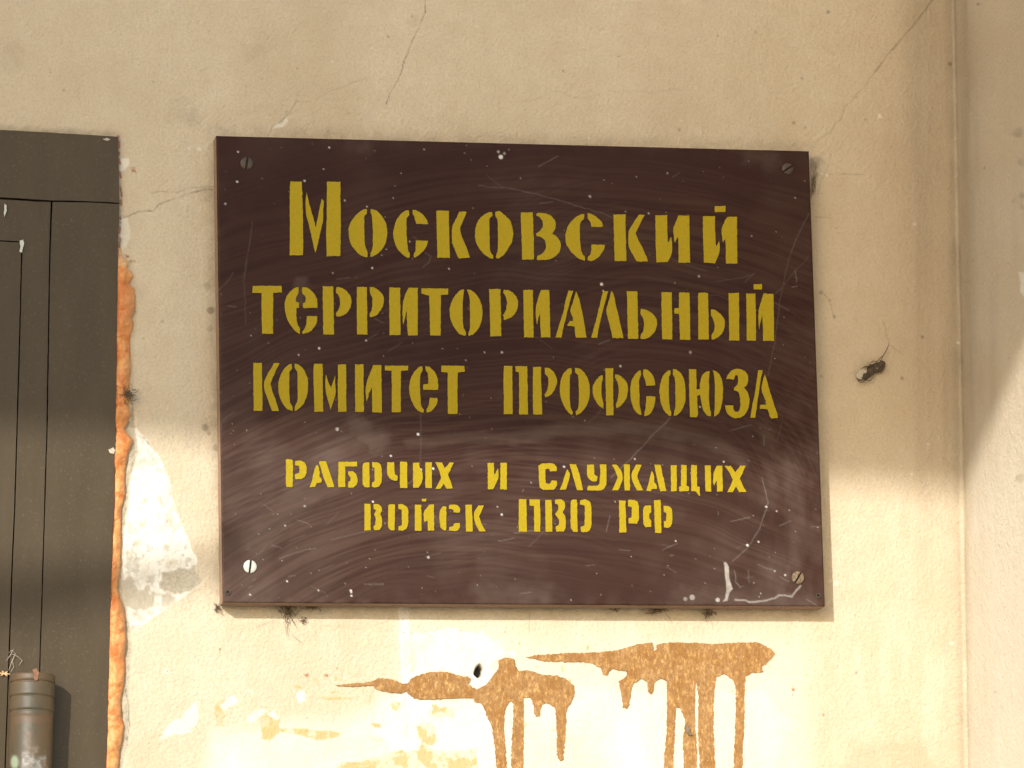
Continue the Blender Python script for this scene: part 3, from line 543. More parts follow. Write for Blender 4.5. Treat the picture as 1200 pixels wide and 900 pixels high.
G(580, 410, 8, [[(82, 150), (163, 150), (164, 350), (166, 602), (84, 602), (82, 350)], [(190, 153), (305, 154), (306, 350), (310, 604), (226, 604), (228, 400), (224, 208), (195, 204)]],
  [[(358, 160), (430, 160), (435, 350), (442, 606), (360, 606), (356, 400)], [(470, 168), (510, 172), (555, 215), (580, 275), (578, 330), (550, 390), (510, 430), (470, 445), (466, 415), (490, 380), (500, 320), (500, 260), (470, 220)]],
  [[(718, 172), (690, 175), (645, 220), (617, 290), (610, 380), (622, 460), (655, 540), (700, 595), (725, 610), (728, 580), (710, 545), (702, 460), (702, 300), (705, 240), (720, 215)], [(752, 168), (800, 178), (850, 230), (880, 300), (890, 380), (882, 460), (850, 540), (800, 595), (762, 613), (758, 580), (780, 550), (788, 460), (785, 300), (782, 240), (752, 210)]],
  [[(1010, 238), (985, 245), (945, 290), (920, 340), (918, 400), (935, 460), (970, 515), (1018, 552), (1015, 500), (1000, 430), (1000, 320), (1012, 270)], [(1036, 172), (1108, 172), (1108, 350), (1112, 612), (1044, 612), (1040, 400)], [(1130, 228), (1170, 240), (1220, 285), (1245, 340), (1245, 400), (1230, 455), (1190, 515), (1142, 545), (1135, 520), (1152, 460), (1160, 380), (1150, 300), (1127, 262)]])
G(690, 410, 8, [[(487, 190), (465, 198), (420, 250), (395, 320), (390, 400), (400, 490), (430, 565), (470, 605), (492, 610), (492, 580), (478, 520), (474, 400), (472, 280), (488, 240)], [(512, 182), (545, 185), (590, 225), (615, 275), (622, 332), (540, 336), (530, 280), (512, 240)], [(540, 432), (625, 438), (620, 500), (595, 570), (560, 610), (522, 620), (522, 590), (532, 540)]],
  [[(765, 190), (735, 200), (695, 245), (670, 320), (665, 400), (675, 490), (705, 565), (745, 612), (772, 618), (772, 590), (758, 540), (752, 450), (752, 260), (765, 225)], [(790, 180), (825, 185), (870, 230), (898, 300), (908, 400), (900, 500), (870, 570), (825, 615), (798, 618), (798, 590), (812, 540), (812, 400), (808, 270), (788, 230)]])
G(790, 410, 8, [[(140, 182), (208, 182), (210, 370), (240, 368), (248, 280), (275, 225), (310, 198), (334, 200), (330, 230), (328, 300), (328, 480), (335, 560), (346, 580), (344, 622), (310, 615), (275, 565), (255, 490), (245, 422), (215, 432), (222, 560), (225, 600), (215, 630), (150, 630), (142, 400)], [(362, 192), (400, 205), (440, 260), (458, 340), (455, 450), (440, 540), (415, 600), (378, 624), (376, 590), (382, 520), (382, 300), (375, 240)]],
  [[(490, 272), (510, 225), (545, 190), (600, 178), (650, 192), (688, 235), (692, 290), (680, 330), (655, 355), (685, 390), (705, 450), (702, 520), (675, 590), (630, 630), (580, 640), (530, 625), (492, 580), (478, 530), (478, 520), (555, 520), (558, 560), (575, 582), (600, 580), (618, 545), (620, 480), (610, 410), (595, 388), (565, 382), (565, 355), (592, 325), (600, 270), (592, 236), (575, 238), (560, 278)]],
  [[(788, 192), (832, 192), (815, 260), (795, 400), (775, 520), (760, 638), (715, 634), (735, 520), (762, 380), (780, 250)], [(850, 228), (865, 270), (900, 400), (940, 520), (970, 610), (972, 640), (905, 640), (890, 600), (880, 558), (805, 552), (802, 530), (812, 515), (862, 515), (860, 480), (840, 430), (820, 370), (830, 300)]])
G(325, 530, 10, [[(100, 90), (115, 82), (165, 84), (182, 100), (182, 400), (165, 408), (110, 406), (102, 380)], [(210, 102), (270, 98), (315, 115), (340, 160), (342, 240), (320, 290), (270, 315), (215, 312), (208, 300), (208, 260), (255, 240), (262, 200), (255, 160), (210, 150)]],
  [[(468, 145), (485, 180), (495, 230), (495, 285), (515, 310), (518, 352), (460, 360), (440, 408), (378, 406), (405, 330), (430, 220), (450, 165)], [(495, 105), (570, 105), (600, 200), (635, 300), (668, 406), (590, 410), (560, 340), (525, 240), (490, 120)]],
  [[(718, 112), (935, 112), (935, 165), (795, 168), (795, 300), (798, 408), (720, 410), (712, 400), (716, 250)], [(830, 222), (880, 225), (920, 255), (938, 310), (932, 370), (900, 405), (850, 415), (830, 410), (832, 345), (858, 330), (855, 290), (828, 260)]],
  [[(1010, 130), (1040, 118), (1078, 120), (1080, 250), (1082, 405), (1060, 412), (1025, 405), (1000, 380), (1000, 160)], [(1110, 115), (1170, 118), (1210, 145), (1223, 200), (1220, 350), (1190, 400), (1150, 412), (1110, 408), (1110, 355), (1140, 340), (1140, 185), (1110, 170)]])
G(440, 530, 10, [[(140, 115), (220, 118), (222, 180), (225, 255), (262, 280), (258, 330), (215, 330), (170, 305), (140, 260)], [(288, 112), (370, 112), (372, 250), (372, 418), (288, 418)]],
  [[(440, 122), (515, 122), (518, 180), (545, 225), (552, 250), (548, 340), (505, 415), (442, 415)], [(585, 118), (660, 118), (662, 418), (585, 418)]],
  [[(705, 115), (780, 120), (812, 190), (870, 118), (920, 120), (885, 190), (850, 265), (880, 340), (908, 425), (835, 428), (803, 365), (765, 425), (705, 428), (745, 350), (770, 300), (750, 220)]])
G(560, 530, 10, [[(115, 125), (188, 125), (190, 265), (205, 250), (233, 195), (240, 210), (240, 300), (215, 360), (178, 435), (118, 433)], [(265, 125), (340, 125), (340, 435), (265, 435)]],
  [[(712, 160), (745, 130), (850, 128), (895, 140), (925, 175), (925, 220), (850, 222), (840, 195), (800, 195), (790, 210), (795, 365), (840, 372), (865, 330), (925, 332), (925, 390), (895, 435), (840, 440), (770, 440), (725, 410), (715, 300)]],
  [[(1050, 200), (1078, 260), (1070, 310), (1030, 435), (960, 438), (1000, 340), (1030, 240)], [(1075, 140), (1150, 142), (1185, 240), (1233, 440), (1165, 445), (1130, 330)]])
G(670, 530, 10, [[(182, 145), (262, 145), (264, 260), (300, 285), (296, 340), (245, 342), (205, 315), (180, 260)], [(332, 142), (405, 142), (408, 340), (390, 410), (345, 448), (185, 445), (182, 420), (195, 392), (300, 392), (325, 370), (332, 280)]],
  [[(472, 145), (530, 145), (590, 240), (595, 320), (545, 445), (475, 445), (510, 370), (540, 295), (510, 215)], [(612, 142), (680, 142), (682, 445), (622, 445), (615, 300)], [(755, 145), (820, 148), (770, 265), (775, 310), (805, 380), (838, 445), (765, 445), (735, 390), (705, 310), (705, 240)]],
  [[(940, 218), (965, 275), (968, 350), (995, 385), (998, 428), (940, 430), (925, 455), (875, 452), (900, 370), (920, 280)], [(968, 145), (1040, 145), (1070, 280), (1110, 455), (1040, 458), (1010, 340), (985, 230)]])
G(770, 530, 10, [[(162, 152), (230, 152), (232, 455), (165, 458)], [(282, 150), (346, 150), (348, 390), (375, 405), (372, 455), (260, 458), (258, 405), (282, 395)], [(400, 150), (466, 152), (470, 400), (498, 408), (500, 470), (505, 510), (490, 505), (455, 458), (402, 455)]],
  [[(560, 155), (630, 155), (635, 460), (568, 460)], [(700, 158), (765, 158), (770, 460), (705, 462), (700, 330), (670, 385), (660, 370), (662, 260), (680, 200)]],
  [[(795, 158), (860, 158), (920, 235), (975, 155), (1038, 160), (1005, 230), (970, 310), (1000, 380), (1045, 465), (965, 468), (925, 400), (885, 468), (825, 465), (865, 385), (890, 320), (850, 240)]])
G(415, 570, 10, [[(120, 205), (192, 205), (193, 515), (122, 518)], [(228, 208), (280, 208), (320, 235), (328, 290), (305, 325), (325, 365), (325, 460), (300, 510), (235, 512), (228, 465), (250, 450), (252, 370), (232, 330), (258, 280), (228, 260)]],
  [[(400, 225), (420, 210), (478, 212), (478, 330), (472, 515), (430, 515), (400, 470), (398, 340)], [(518, 210), (570, 210), (620, 240), (635, 290), (632, 440), (610, 500), (570, 515), (520, 515), (520, 470), (558, 455), (560, 275), (518, 262)]],
  [[(712, 215), (788, 215), (790, 518), (712, 520)], [(880, 215), (935, 212), (938, 518), (865, 518), (862, 400), (830, 418), (820, 400), (820, 300)], [(795, 145), (845, 145), (842, 178), (798, 178)]],
  [[(1040, 230), (1080, 235), (1080, 515), (1050, 518), (1010, 480), (1002, 400), (1005, 290)], [(1112, 222), (1160, 212), (1210, 218), (1238, 255), (1238, 305), (1165, 305), (1162, 272), (1112, 262)], [(1170, 432), (1238, 430), (1238, 480), (1210, 520), (1115, 520), (1112, 480), (1160, 468)]])
G(520, 570, 10, [[(255, 215), (330, 215), (336, 400), (340, 528), (262, 528), (258, 400)], [(410, 222), (470, 225), (415, 350), (440, 430), (492, 528), (420, 528), (385, 460), (358, 395), (360, 300)]],
  [[(882, 150), (968, 150), (975, 530), (882, 530), (880, 300)], [(1005, 150), (1128, 155), (1132, 350), (1130, 530), (1060, 530), (1060, 230), (1005, 222)]])
G(560, 530, 10, [[(790, 558), (862, 558), (872, 750), (875, 930), (795, 930), (792, 750)], [(905, 555), (980, 552), (1015, 580), (1022, 640), (995, 700), (1025, 760), (1030, 880), (1005, 925), (920, 932), (915, 870), (950, 850), (955, 790), (905, 720), (945, 670), (940, 610), (905, 600)]],
  [[(1090, 570), (1110, 556), (1162, 558), (1165, 750), (1170, 930), (1120, 930), (1090, 880), (1088, 700)], [(1200, 560), (1270, 555), (1315, 580), (1330, 640), (1330, 860), (1310, 915), (1270, 935), (1208, 930), (1205, 875), (1250, 855), (1255, 640), (1245, 620), (1198, 610)]])
G(680, 570, 10, [[(455, 165), (528, 165), (535, 350), (540, 540), (460, 540), (458, 350)], [(562, 160), (625, 158), (670, 180), (685, 230), (685, 390), (665, 435), (570, 435), (565, 375), (600, 365), (605, 310), (605, 245), (562, 230)]],
  [[(760, 228), (830, 225), (832, 300), (810, 315), (808, 370), (830, 400), (832, 475), (770, 478), (745, 450), (738, 350), (740, 260)], [(865, 160), (942, 160), (948, 350), (952, 545), (878, 545), (870, 350)], [(978, 228), (1040, 232), (1075, 265), (1080, 400), (1060, 470), (1030, 485), (982, 480), (980, 410), (1008, 400), (1010, 315), (980, 298)]])
for polys in LET:
    bm = bmesh.new()
    for p in polys:
        q = densify(smooth_poly(p, 4), 2.0, 0.16)
        prism(bm, q, -T-0.0007, 0.0006)
    from_bm('letter', bm, m_yel, sign)

# ---- screws and panel pins
def screw(u, v, rpx, ang, mat_, label, dome=0.0016, yb=-T):
    c = back(u, v, yb-0.0003); R = rpx*PX; bm = bmesh.new(); sw = R*0.16; k = 14
    for s in (-1, 1):
        a0 = math.asin(sw/R); ring = [(R*math.cos(t), R*math.sin(t)) for t in np.linspace(a0, math.pi-a0, k)]
        rows = []
        for q, (sc_, d_) in enumerate(((1.0, 0.0), (0.96, dome*0.55), (0.75, dome*0.85), (0.4, dome), )):
            rows.append([bm.verts.new((x*sc_, -d_, max(z*sc_, sw)*s)) for x, z in ring])
        for a, b in zip(rows[:-1], rows[1:]):
            for i in range(k-1): bm.faces.new((a[i], a[i+1], b[i+1], b[i]))
        low = bm.verts.new((R*math.cos(a0), dome*0.2, sw*s)), bm.verts.new((-R*math.cos(a0), dome*0.2, sw*s))
        bm.faces.new([rows[0][0], rows[1][0], rows[2][0], rows[3][0]]+[rows[3][-1], rows[2][-1], rows[1][-1], rows[0][-1]]+[low[1], low[0]])
        bm.faces.new(rows[3])
    nf = len(bm.faces)
    f = bm.faces.new([bm.verts.new((R*.98*math.cos(t), -dome*0.1, R*.98*math.sin(t))) for t in np.linspace(0, 2*math.pi, 20)[:-1]]); f.material_index = 1
    for v_ in bm.verts:
        x, z = v_.co.x, v_.co.z; v_.co.x = x*math.cos(ang)-z*math.sin(ang)+c[0]; v_.co.z = x*math.sin(ang)+z*math.cos(ang)+c[2]; v_.co.y += c[1]
    o = from_bm('screw', bm, [mat_, m_slot if mat_ is m_zinc else m_slot2], sign); o['label'] = label
screw(289, 191.5, 7.6, math.radians(82), m_olive, 'screw painted over in dull brown')
screw(923, 198, 7.0, math.radians(35), m_olive, 'screw painted over in dull brown')
screw(293, 664, 7.6, math.radians(84), m_zinc, 'bright unpainted slotted screw')
screw(935, 677, 7.4, math.radians(60), m_rusty, 'crusted tan screw head')
for u, v in ((267, 694), (959, 698)):
    c = back(u, v, -T-0.0008); bm = bmesh.new(); k = 16; A_ = []
    for R, d in ((3.1*PX, .0006), (2.9*PX, -.0004), (1.9*PX, -.0004), (1.7*PX, .0005), (0.01*PX, .0006)):
        A_.append([bm.verts.new((c[0]+R*math.cos(t), c[1]+d, c[2]+R*math.sin(t))) for t in np.linspace(0, 2*math.pi, k+1)[:-1]])
    for i in range(4):
        for j in range(k):
            f = bm.faces.new((A_[i][j], A_[i][(j+1) % k], A_[i+1][(j+1) % k], A_[i+1][j])); f.material_index = 1 if i == 3 else 0
    from_bm('panel_pin', bm, [m_olive, m_slot], sign)

# ------------------------------------------------------------------ ochre paint splashes
S1 = [(50, 245), (130, 235), (215, 228), (240, 212), (290, 215), (330, 225), (355, 235), (375, 235), (400, 210), (450, 190), (530, 182), (590, 192), (625, 205), (650, 205), (665, 215), (650, 240), (690, 262), (735, 240), (765, 200), (790, 170), (790, 128), (835, 118), (860, 125), (872, 165), (880, 180), (930, 178), (990, 195), (1050, 200), (1095, 215), (1130, 245), (1135, 280), (1120, 320), (1100, 350), (1095, 420), (1090, 500), (1085, 560), (1088, 580), (1072, 588), (1058, 570), (1055, 500), (1052, 400), (1045, 340), (1030, 335), (1005, 325), (985, 330), (980, 360), (975, 385), (962, 388), (952, 365), (950, 325), (935, 300), (905, 300), (903, 400), (903, 619), (905, 720), (855, 720), (848, 560), (855, 440), (858, 330), (845, 315), (830, 335), (820, 360), (815, 440), (822, 520), (828, 619), (830, 720), (790, 720), (780, 600), (770, 500), (760, 430), (740, 390), (725, 345), (705, 325), (680, 320), (680, 300), (560, 303), (470, 308), (420, 305), (385, 285), (370, 270), (355, 278), (290, 275), (240, 262), (215, 245), (130, 250)]
S2 = [(60, 112), (130, 102), (250, 95), (350, 92), (440, 85), (500, 72), (560, 55), (618, 50), (622, 80), (632, 85), (640, 55), (700, 48), (800, 50), (880, 55), (960, 50), (1080, 48), (1110, 60), (1150, 85), (1155, 100), (1130, 130), (1100, 155), (1105, 180), (1080, 182), (1055, 182), (1025, 195), (1020, 300), (1020, 420), (1015, 500), (1012, 600), (1010, 700), (972, 700), (975, 560), (980, 440), (985, 300), (980, 225), (960, 205), (930, 185), (895, 200), (888, 260), (885, 420), (890, 560), (888, 700), (825, 700), (825, 560), (818, 420), (820, 300), (812, 225), (806, 218), (803, 260), (805, 420), (812, 520), (808, 700), (760, 700), (755, 560), (752, 460), (762, 400), (740, 340), (720, 330), (715, 420), (708, 560), (705, 700), (668, 700), (670, 560), (680, 440), (682, 300), (680, 215), (650, 205), (625, 225), (622, 260), (612, 275), (598, 265), (595, 225), (570, 205), (555, 215), (530, 235), (520, 270), (515, 320), (505, 338), (490, 330), (480, 270), (470, 220), (500, 200), (510, 175), (490, 172), (465, 170), (440, 160), (425, 175), (420, 192), (400, 188), (390, 160), (370, 148), (340, 135), (250, 132), (150, 130), (100, 122)]
rw = random.Random(5)
def splash(pts, ox, oy, s, label):
    p = [(ox+x/s, oy+y/s) for x, y in pts]; q = densify(smooth_poly(p, 3, 50), 1.6, 0.42)
    bm = bmesh.new(); prism(bm, q, -0.0009, 0.0012)
    o = from_bm('paint_splash', bm, m_drip, wall); o['label'] = label
splash(S1, 380, 740, 3.87, 'orange brown paint smear with drips around a drilled hole')
splash(S2, 600, 740, 3.75, 'larger orange brown paint smear with long drips')

# ------------------------------------------------------------------ door frame, door and hinge
def board(name, pts, yf, th, parent, bev=0.0007, m=None):
    bm = bmesh.new(); q = densify(pts, 9, 0.10)
    vf = prism(bm, q, yf, th)
    es = [bm.edges.get((vf[i], vf[(i+1) % len(vf)])) for i in range(len(vf))]
    bmesh.ops.bevel(bm, geom=es, offset=bev, segments=2, affect='EDGES', clamp_overlap=True)
    return from_bm(name, bm, m or m_door, parent)
dframe = empty('door_frame', tuple(back(132, 620, 0)))
L(dframe, 'dark brown painted door frame at the left edge, with flat header and side board', 'door frame')
board('header_board', [(-1340, 78), (0, 152), (60, 155.3), (138.5, 160), (140, 237.5), (100, 235.6), (60, 234.6), (0, 231), (-1340, 169)], -0.0045, 0.03, dframe)
fx = [238.6, 300, 450, 600, 620, 720, 900, 3860]
post = [(61.6, 236.6), (100, 237.2), (140.2, 239.2)]+[(float(frame_right(v)), v) for v in fx[1:]]+[(-29, 3860), (47.5, 780), (50, 700), (53, 600), (56, 500), (59.3, 300)]
board('side_board', post, -0.0045, 0.03, dframe)
board('side_board', [(-1335, 171), (-1256, 174.5), (-1300, 3760), (-1400, 3760)], -0.0045, 0.03, dframe)
door = empty('door', tuple(back(-600, 3800, 0)))
L(door, 'dark brown painted door with a raised panel, mostly cut off by the left edge of the photo', 'door')
stile = [(-1250, 176), (0, 233.6), (59.4, 236.9), (58.4, 270), (57.6, 300), (54.4, 500), (51.4, 600), (48.6, 700), (46, 780), (-31, 3860), (-90, 3860), (7.2, 885), (11, 780), (15, 660), (17.8, 600), (20.8, 500), (23.6, 400), (26.2, 300), (26.4, 283), (0, 281.4), (-1250, 226)]
board('leaf_frame', stile, -0.0030, 0.028, door, 0.0006)
panel = [(-1250, 228), (0, 283.0), (23, 284.2), (24.9, 287), (24.6, 300), (22.2, 400), (19.3, 500), (16.3, 600), (13.5, 660), (9.5, 780), (5.8, 885), (-92, 3860), (-1290, 3760)]
board('door_panel', panel, -0.0040, 0.028, door, 0.0009)
bm = bmesh.new(); c1 = back(-1320, 150, 0.034); c2 = back(150, 980, 0.034); c2[2] = -2.4
vs = [bm.verts.new((x, 0.034, z)) for x, z in ((c1[0], c1[2]-0.05), (c2[0]-0.012, c1[2]-0.05), (c2[0]-0.012, c2[2]), (c1[0], c2[2]))]; bm.faces.new(vs)
r_ = bmesh.ops.extrude_face_region(bm, geom=bm.faces[:])
for g in r_['geom']:
    if isinstance(g, bmesh.types.BMVert): g.co.y += 0.01
from_bm('gap_shade_panel', bm, m_slot, door)  # near-black sheet added behind the door gaps so they look shaded
# bits of bare filler on the door paint
for pts in ([(23, 282), (27, 281), (28.5, 285), (27, 290), (25.5, 296), (23, 295), (24, 288)], [(5.5, 239), (7.5, 240), (7.5, 248), (5.2, 254), (4.6, 250)], [(120, 163), (125, 161.5), (129, 163), (126, 165.5)], [(127, 527), (133, 524), (135, 528), (133, 532), (129, 531)]):
    bm = bmesh.new(); prism(bm, densify(pts, 1.2, .25), -0.0054, 0.0016); o = from_bm('paint_chip', bm, m_wing if pts[0][0] > 100 else m_zinc, dframe if pts[0][0] > 100 else door)

# hinge barrel: lathe with grooves
HY = -0.0225; RB = 25.0*PX
prof = []    # (px below the top, radius factor)
for d, r in ((0, 0.0), (0.0, .70), (0.4, .92), (2, 1.0), (9.6, 1.0), (10.1, .955), (10.9, .955), (11.4, .99), (26.5, 1.0), (27, .955), (28, .955), (28.5, .98), (43.5, .985), (44, .95), (45.2, .95), (45.8, .965), (50, .97), (51, .955), (60, .955), (80, .955), (100, .955), (130, .955), (170, .95)): prof.append((d, r))
K = 56; top = back(38.5, 790.5, HY); bot = back(33.5, 960, HY)
rows = []; U_, V_ = [], []
pd = []
for i in range(len(prof)-1):
    n_ = max(1, int((prof[i+1][0]-prof[i][0])/2.0))
    for j in range(n_): t = j/n_; pd.append((prof[i][0]*(1-t)+prof[i+1][0]*t, prof[i][1]*(1-t)+prof[i+1][1]*t))
pd.append(prof[-1])
PH = np.zeros((len(pd), K+1, 3)); AH = dict(bare=np.zeros((len(pd), K+1)), orange=np.zeros((len(pd), K+1)), green=np.zeros((len(pd), K+1)))
for i, (d, r) in enumerate(pd):
    cpt = top+(bot-top)*(d/169.5)
    for j in range(K+1):
        a = 2*math.pi*j/K
        dd = 1+0.012*(float(fbm(np.array([d*3.0]), np.array([j*4.0 % 220]), 30, 3, 1)[0]))
        PH[i, j] = (cpt[0]+RB*r*dd*math.cos(a), cpt[1]+RB*r*dd*math.sin(a), cpt[2])
uh, vh = proj(PH[..., 0], PH[..., 1], PH[..., 2])
front = (np.arange(K+1)/K > 0.5)[None, :]*np.ones((len(pd), 1))
wob = fbm(uh, vh, 8, 3, 2)
AH['bare'] = front*np.maximum(sstep(875, 892, vh+wob*30)*(np.abs(uh-40) < 15), 0.35*(1-sstep(2, 9, np.abs(uh-33+wob*8)))*sstep(838, 850, vh)*(0.4+wob))
AH['orange'] = front*np.clip((1-sstep(796, 802, vh))*0.4+0.6*(1-sstep(3, 7, np.abs(vh-842+wob*6)))+0.5*sstep(0.05, .2, wob)*(vh > 845), 0, 1)
AH['green'] = front*(1-sstep(3, 6, np.hypot((uh-17), (vh-893)*.6)))
me = grid_mesh('hinge', PH, attrs=AH); hinge = link('hinge', me, m_hinge, dframe)
bm = bmesh.new(); prism(bm, densify([(38, 785), (43, 783), (46, 789), (44, 797), (40.5, 797.5), (39.5, 790)], 1.5, .3), HY-RB-0.0006, 0.012); o = from_bm('hinge_pin', bm, simple('rusty_pin', (0.16, 0.075, 0.035), (0.26, 0.13, 0.06), 0.7, 500), dframe)

# ------------------------------------------------------------------ orange foam
prof_r = [(289, 138.5), (294, 143), (300, 143.5), (304, 149), (308, 151), (314, 150), (318, 154), (324, 157.5), (329, 154), (333, 152), (338, 158), (345, 159.5), (360, 159.5), (370, 157), (374, 155), (379, 157.5), (385, 156.5), (390, 154), (400, 153), (430, 154), (445, 152.5), (462, 153), (475, 152), (487, 154), (495, 150), (503, 146.5), (508, 150), (515, 156), (522, 154.5), (530, 151), (545, 148), (560, 147), (580, 147), (595, 143), (605, 142.5), (640, 142), (665, 141), (690, 138), (699, 140), (710, 144.5), (725, 147), (740, 148), (755, 148.5), (768, 146), (785, 147), (800, 146), (820, 142), (840, 143), (850, 146), (860, 145), (880, 141), (900, 139), (960, 137)]
vv = np.arange(289, 960, 1.0); ur = np.interp(vv, [a for a, b in prof_r], [b for a, b in prof_r]) + (vnoise(vv*0, vv, 3, 1)-.5)*0.9
Cn = 19; PF = np.zeros((len(vv), Cn, 3)); ce = np.zeros((len(vv), Cn)); cc = np.zeros((len(vv), Cn))
for i, v in enumerate(vv):
    ul = float(frame_right(v))-2.5; wdt = max(ur[i]-ul, 0.5)
    for j in range(Cn):
        t = j/(Cn-1); u = ul+wdt*t
        base = back(u, v, 0.0005)
        nn = float(fbm(np.array([u]), np.array([v]), 16, 4, 2)[0]); n2 = float(fbm(np.array([u]), np.array([v]), 5, 3, 4)[0])
        hgt = min(wdt*PX*0.42, 0.0065)*(math.sin(math.pi*(0.12+0.88*t))**0.55)*(1+nn*1.3)+n2*0.0012*math.sin(math.pi*t)
        if t < 0.15: hgt = min(hgt, 0.0042)
        p = base.copy(); p[1] = 0.0012-max(hgt, 0)-0.0004
        if t == 1.0: p[1] = 0.003
        q = back(u, v, p[1]); PF[i, j] = q
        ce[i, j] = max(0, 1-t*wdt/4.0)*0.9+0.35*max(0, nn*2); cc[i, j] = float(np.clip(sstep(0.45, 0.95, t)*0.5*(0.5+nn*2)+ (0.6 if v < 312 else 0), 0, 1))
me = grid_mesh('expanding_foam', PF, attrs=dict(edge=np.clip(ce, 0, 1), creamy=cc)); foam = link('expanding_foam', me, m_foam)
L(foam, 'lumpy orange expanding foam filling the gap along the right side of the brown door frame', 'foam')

# ------------------------------------------------------------------ cobweb clumps and dead insects
def tube(bm, pts, r, k=5):
    pts = [Vector(p) for p in pts]; rings = []
    for i, p in enumerate(pts):
        t = (pts[min(i+1, len(pts)-1)]-pts[max(i-1, 0)]).normalized(); a = t.orthogonal().normalized(); b = t.cross(a)
        rr_ = r*(1 if i not in (0, len(pts)-1) else .4)
        rings.append([bm.verts.new(p+a*rr_*math.cos(q)+b*rr_*math.sin(q)) for q in [2*math.pi*j/k for j in range(k)]])
    for A_, B_ in zip(rings[:-1], rings[1:]):
        for j in range(k): bm.faces.new((A_[j], A_[(j+1) % k], B_[(j+1) % k], B_[j]))
    bm.faces.new(rings[0][::-1]); bm.faces.new(rings[-1])
def thread(bm, pp, r, y=-0.001):
    tube(bm, [back(a, b, y+random.gauss(0, .0003)) for a, b in pp], r)
def clump(name, u, v, ru, rv, n, y, label, cat, group=None, extra=(), core_=True, rad=0.00028):
    rn = random.Random(int(u*7+v)); bm = bmesh.new()
    for i in range(n):
        a = rn.uniform(0, 6.28); q = math.sqrt(rn.random()); x, z = u+ru*q*math.cos(a), v+rv*q*math.sin(a); d = rn.uniform(0, 6.28); pts = []
        for k in range(6):
            pts.append((x, z)); d += rn.gauss(0, .7); x += math.cos(d)*ru*.22; z += math.sin(d)*rv*.22
        tube(bm, [back(a_, b_, y-rn.uniform(0, ru*PX*.7)) for a_, b_ in pts], rad*rn.uniform(.5, 1.3), 4)
    for e in extra: tube(bm, [back(a_, b_, y-0.001) for a_, b_ in e], rad*.8, 4)
    if core_:
        c = Vector(back(u, v, y)); g = bmesh.ops.create_icosphere(bm, subdivisions=3, radius=1.0)
        for w_ in g['verts']:
            nrm = w_.co.copy(); k = 0.42*(1+0.55*math.sin(nrm.x*7+u)+0.5*math.sin(nrm.z*9+v)*math.cos(nrm.y*8))
            w_.co = c+Vector((nrm.x*ru*PX*k, nrm.y*ru*PX*.35*k, nrm.z*rv*PX*k))
    o = from_bm(name, bm, m_dirt); L(o, label, cat, group); return o
GR = 'clumps of cobweb and dirt hanging under the sign'
clump('cobweb_clump', 338, 716, 9, 9, 44, -0.002, 'brown cobweb clump trailing threads under the sign near its lower left screw', 'cobweb', GR,
      [[(330, 709), (334, 722), (337, 735), (336, 744)], [(338, 716), (344, 730), (349, 737)], [(340, 720), (334, 733), (336, 745)], [(341, 742), (349, 750), (355, 753)], [(318, 720), (319, 730)]])
clump('cobweb_clump', 366, 711, 8, 4, 22, -0.002, 'flat dark cobweb clump right beside the trailing one under the sign', 'cobweb', GR, [[(350, 708), (352, 717)], [(372, 708), (366, 716), (358, 718)]])
clump('cobweb_clump', 356, 727, 3.2, 3.2, 14, -0.001, 'tiny round cobweb knot on the wall just below the flat dark clump', 'cobweb', GR)
clump('cobweb_clump', 255, 712, 4.5, 5, 18, -0.001, 'small brown web knot at the bottom left corner of the sign', 'cobweb', GR, [[(250, 706), (258, 712), (262, 722)]])
clump('cobweb_clump', 721, 714, 5, 3, 14, -0.002, 'small black web knot under the middle right of the sign', 'cobweb', GR)
clump('cobweb_clump', 770, 716, 11, 3.2, 22, -0.002, 'wide black web strip under the sign above the larger paint smear', 'cobweb', GR, [[(776, 714), (783, 722), (786, 728)]])
clump('cobweb_clump', 831, 719, 6, 6, 26, -0.002, 'black web knot hanging under the white scratch of the sign', 'cobweb', GR, [[(828, 708), (829, 718), (834, 732)], [(822, 712), (840, 712)]])
clump('cobweb_clump', 953, 213, 3.5, 15, 30, -0.003, 'thin dark web along the upper right edge of the sign', 'cobweb', None, [[(950, 180), (954, 192), (953, 206), (956, 222)], [(952, 228), (962, 226)]], core_=False, rad=0.0002)
clump('dead_spider', 151, 462, 6.5, 8, 34, -0.005, 'dark curled dead spider stuck in web on the orange foam', 'spider', None, [[(146, 455), (152, 458), (159, 463), (154, 470)], [(157, 461), (152, 468), (150, 472)], [(144, 450), (150, 456)]])
# dead fly with a pale wing
m_fly = simple('insect_shell', (0.03, 0.019, 0.010), (0.10, 0.068, 0.036), 0.6, 900, 0.3, 0)
fly = empty('dead_fly', tuple(back(1022, 435, 0))); L(fly, 'dead fly with a pale wing caught in threads right of the sign', 'insect')
bm = bmesh.new()
for (cx, cz, rx, rz, ang) in ((1015, 440, 7, 3.4, -0.5), (1021, 434, 7, 4.6, -0.9), (1028, 431, 6.5, 5.2, -0.2), (1033, 427, 3.8, 4.0, 0.3)):
    g = bmesh.ops.create_icosphere(bm, subdivisions=3, radius=1.0); c = Vector(back(cx, cz, -0.003))
    for w_ in g['verts']:
        nn = w_.co.copy(); k = 1+0.30*math.sin(nn.x*9+cx)*math.cos(nn.z*8)+0.28*math.sin(nn.z*17+nn.x*13)*math.cos(nn.y*12); x = nn.x*rx*PX*k; z = nn.z*rz*PX*k
        w_.co = c+Vector((x*math.cos(ang)+z*math.sin(ang), nn.y*0.0022, -x*math.sin(ang)+z*math.cos(ang)))
from_bm('insect_body', bm, m_fly, fly)
bm = bmesh.new(); prism(bm, densify([(1003, 440), (1005, 436), (1010, 433), (1016, 434), (1014, 440), (1010, 444), (1006, 444)], 1.4, .2), -0.004, 0.0003); from_bm('wing', bm, m_wing, fly)
bm = bmesh.new()
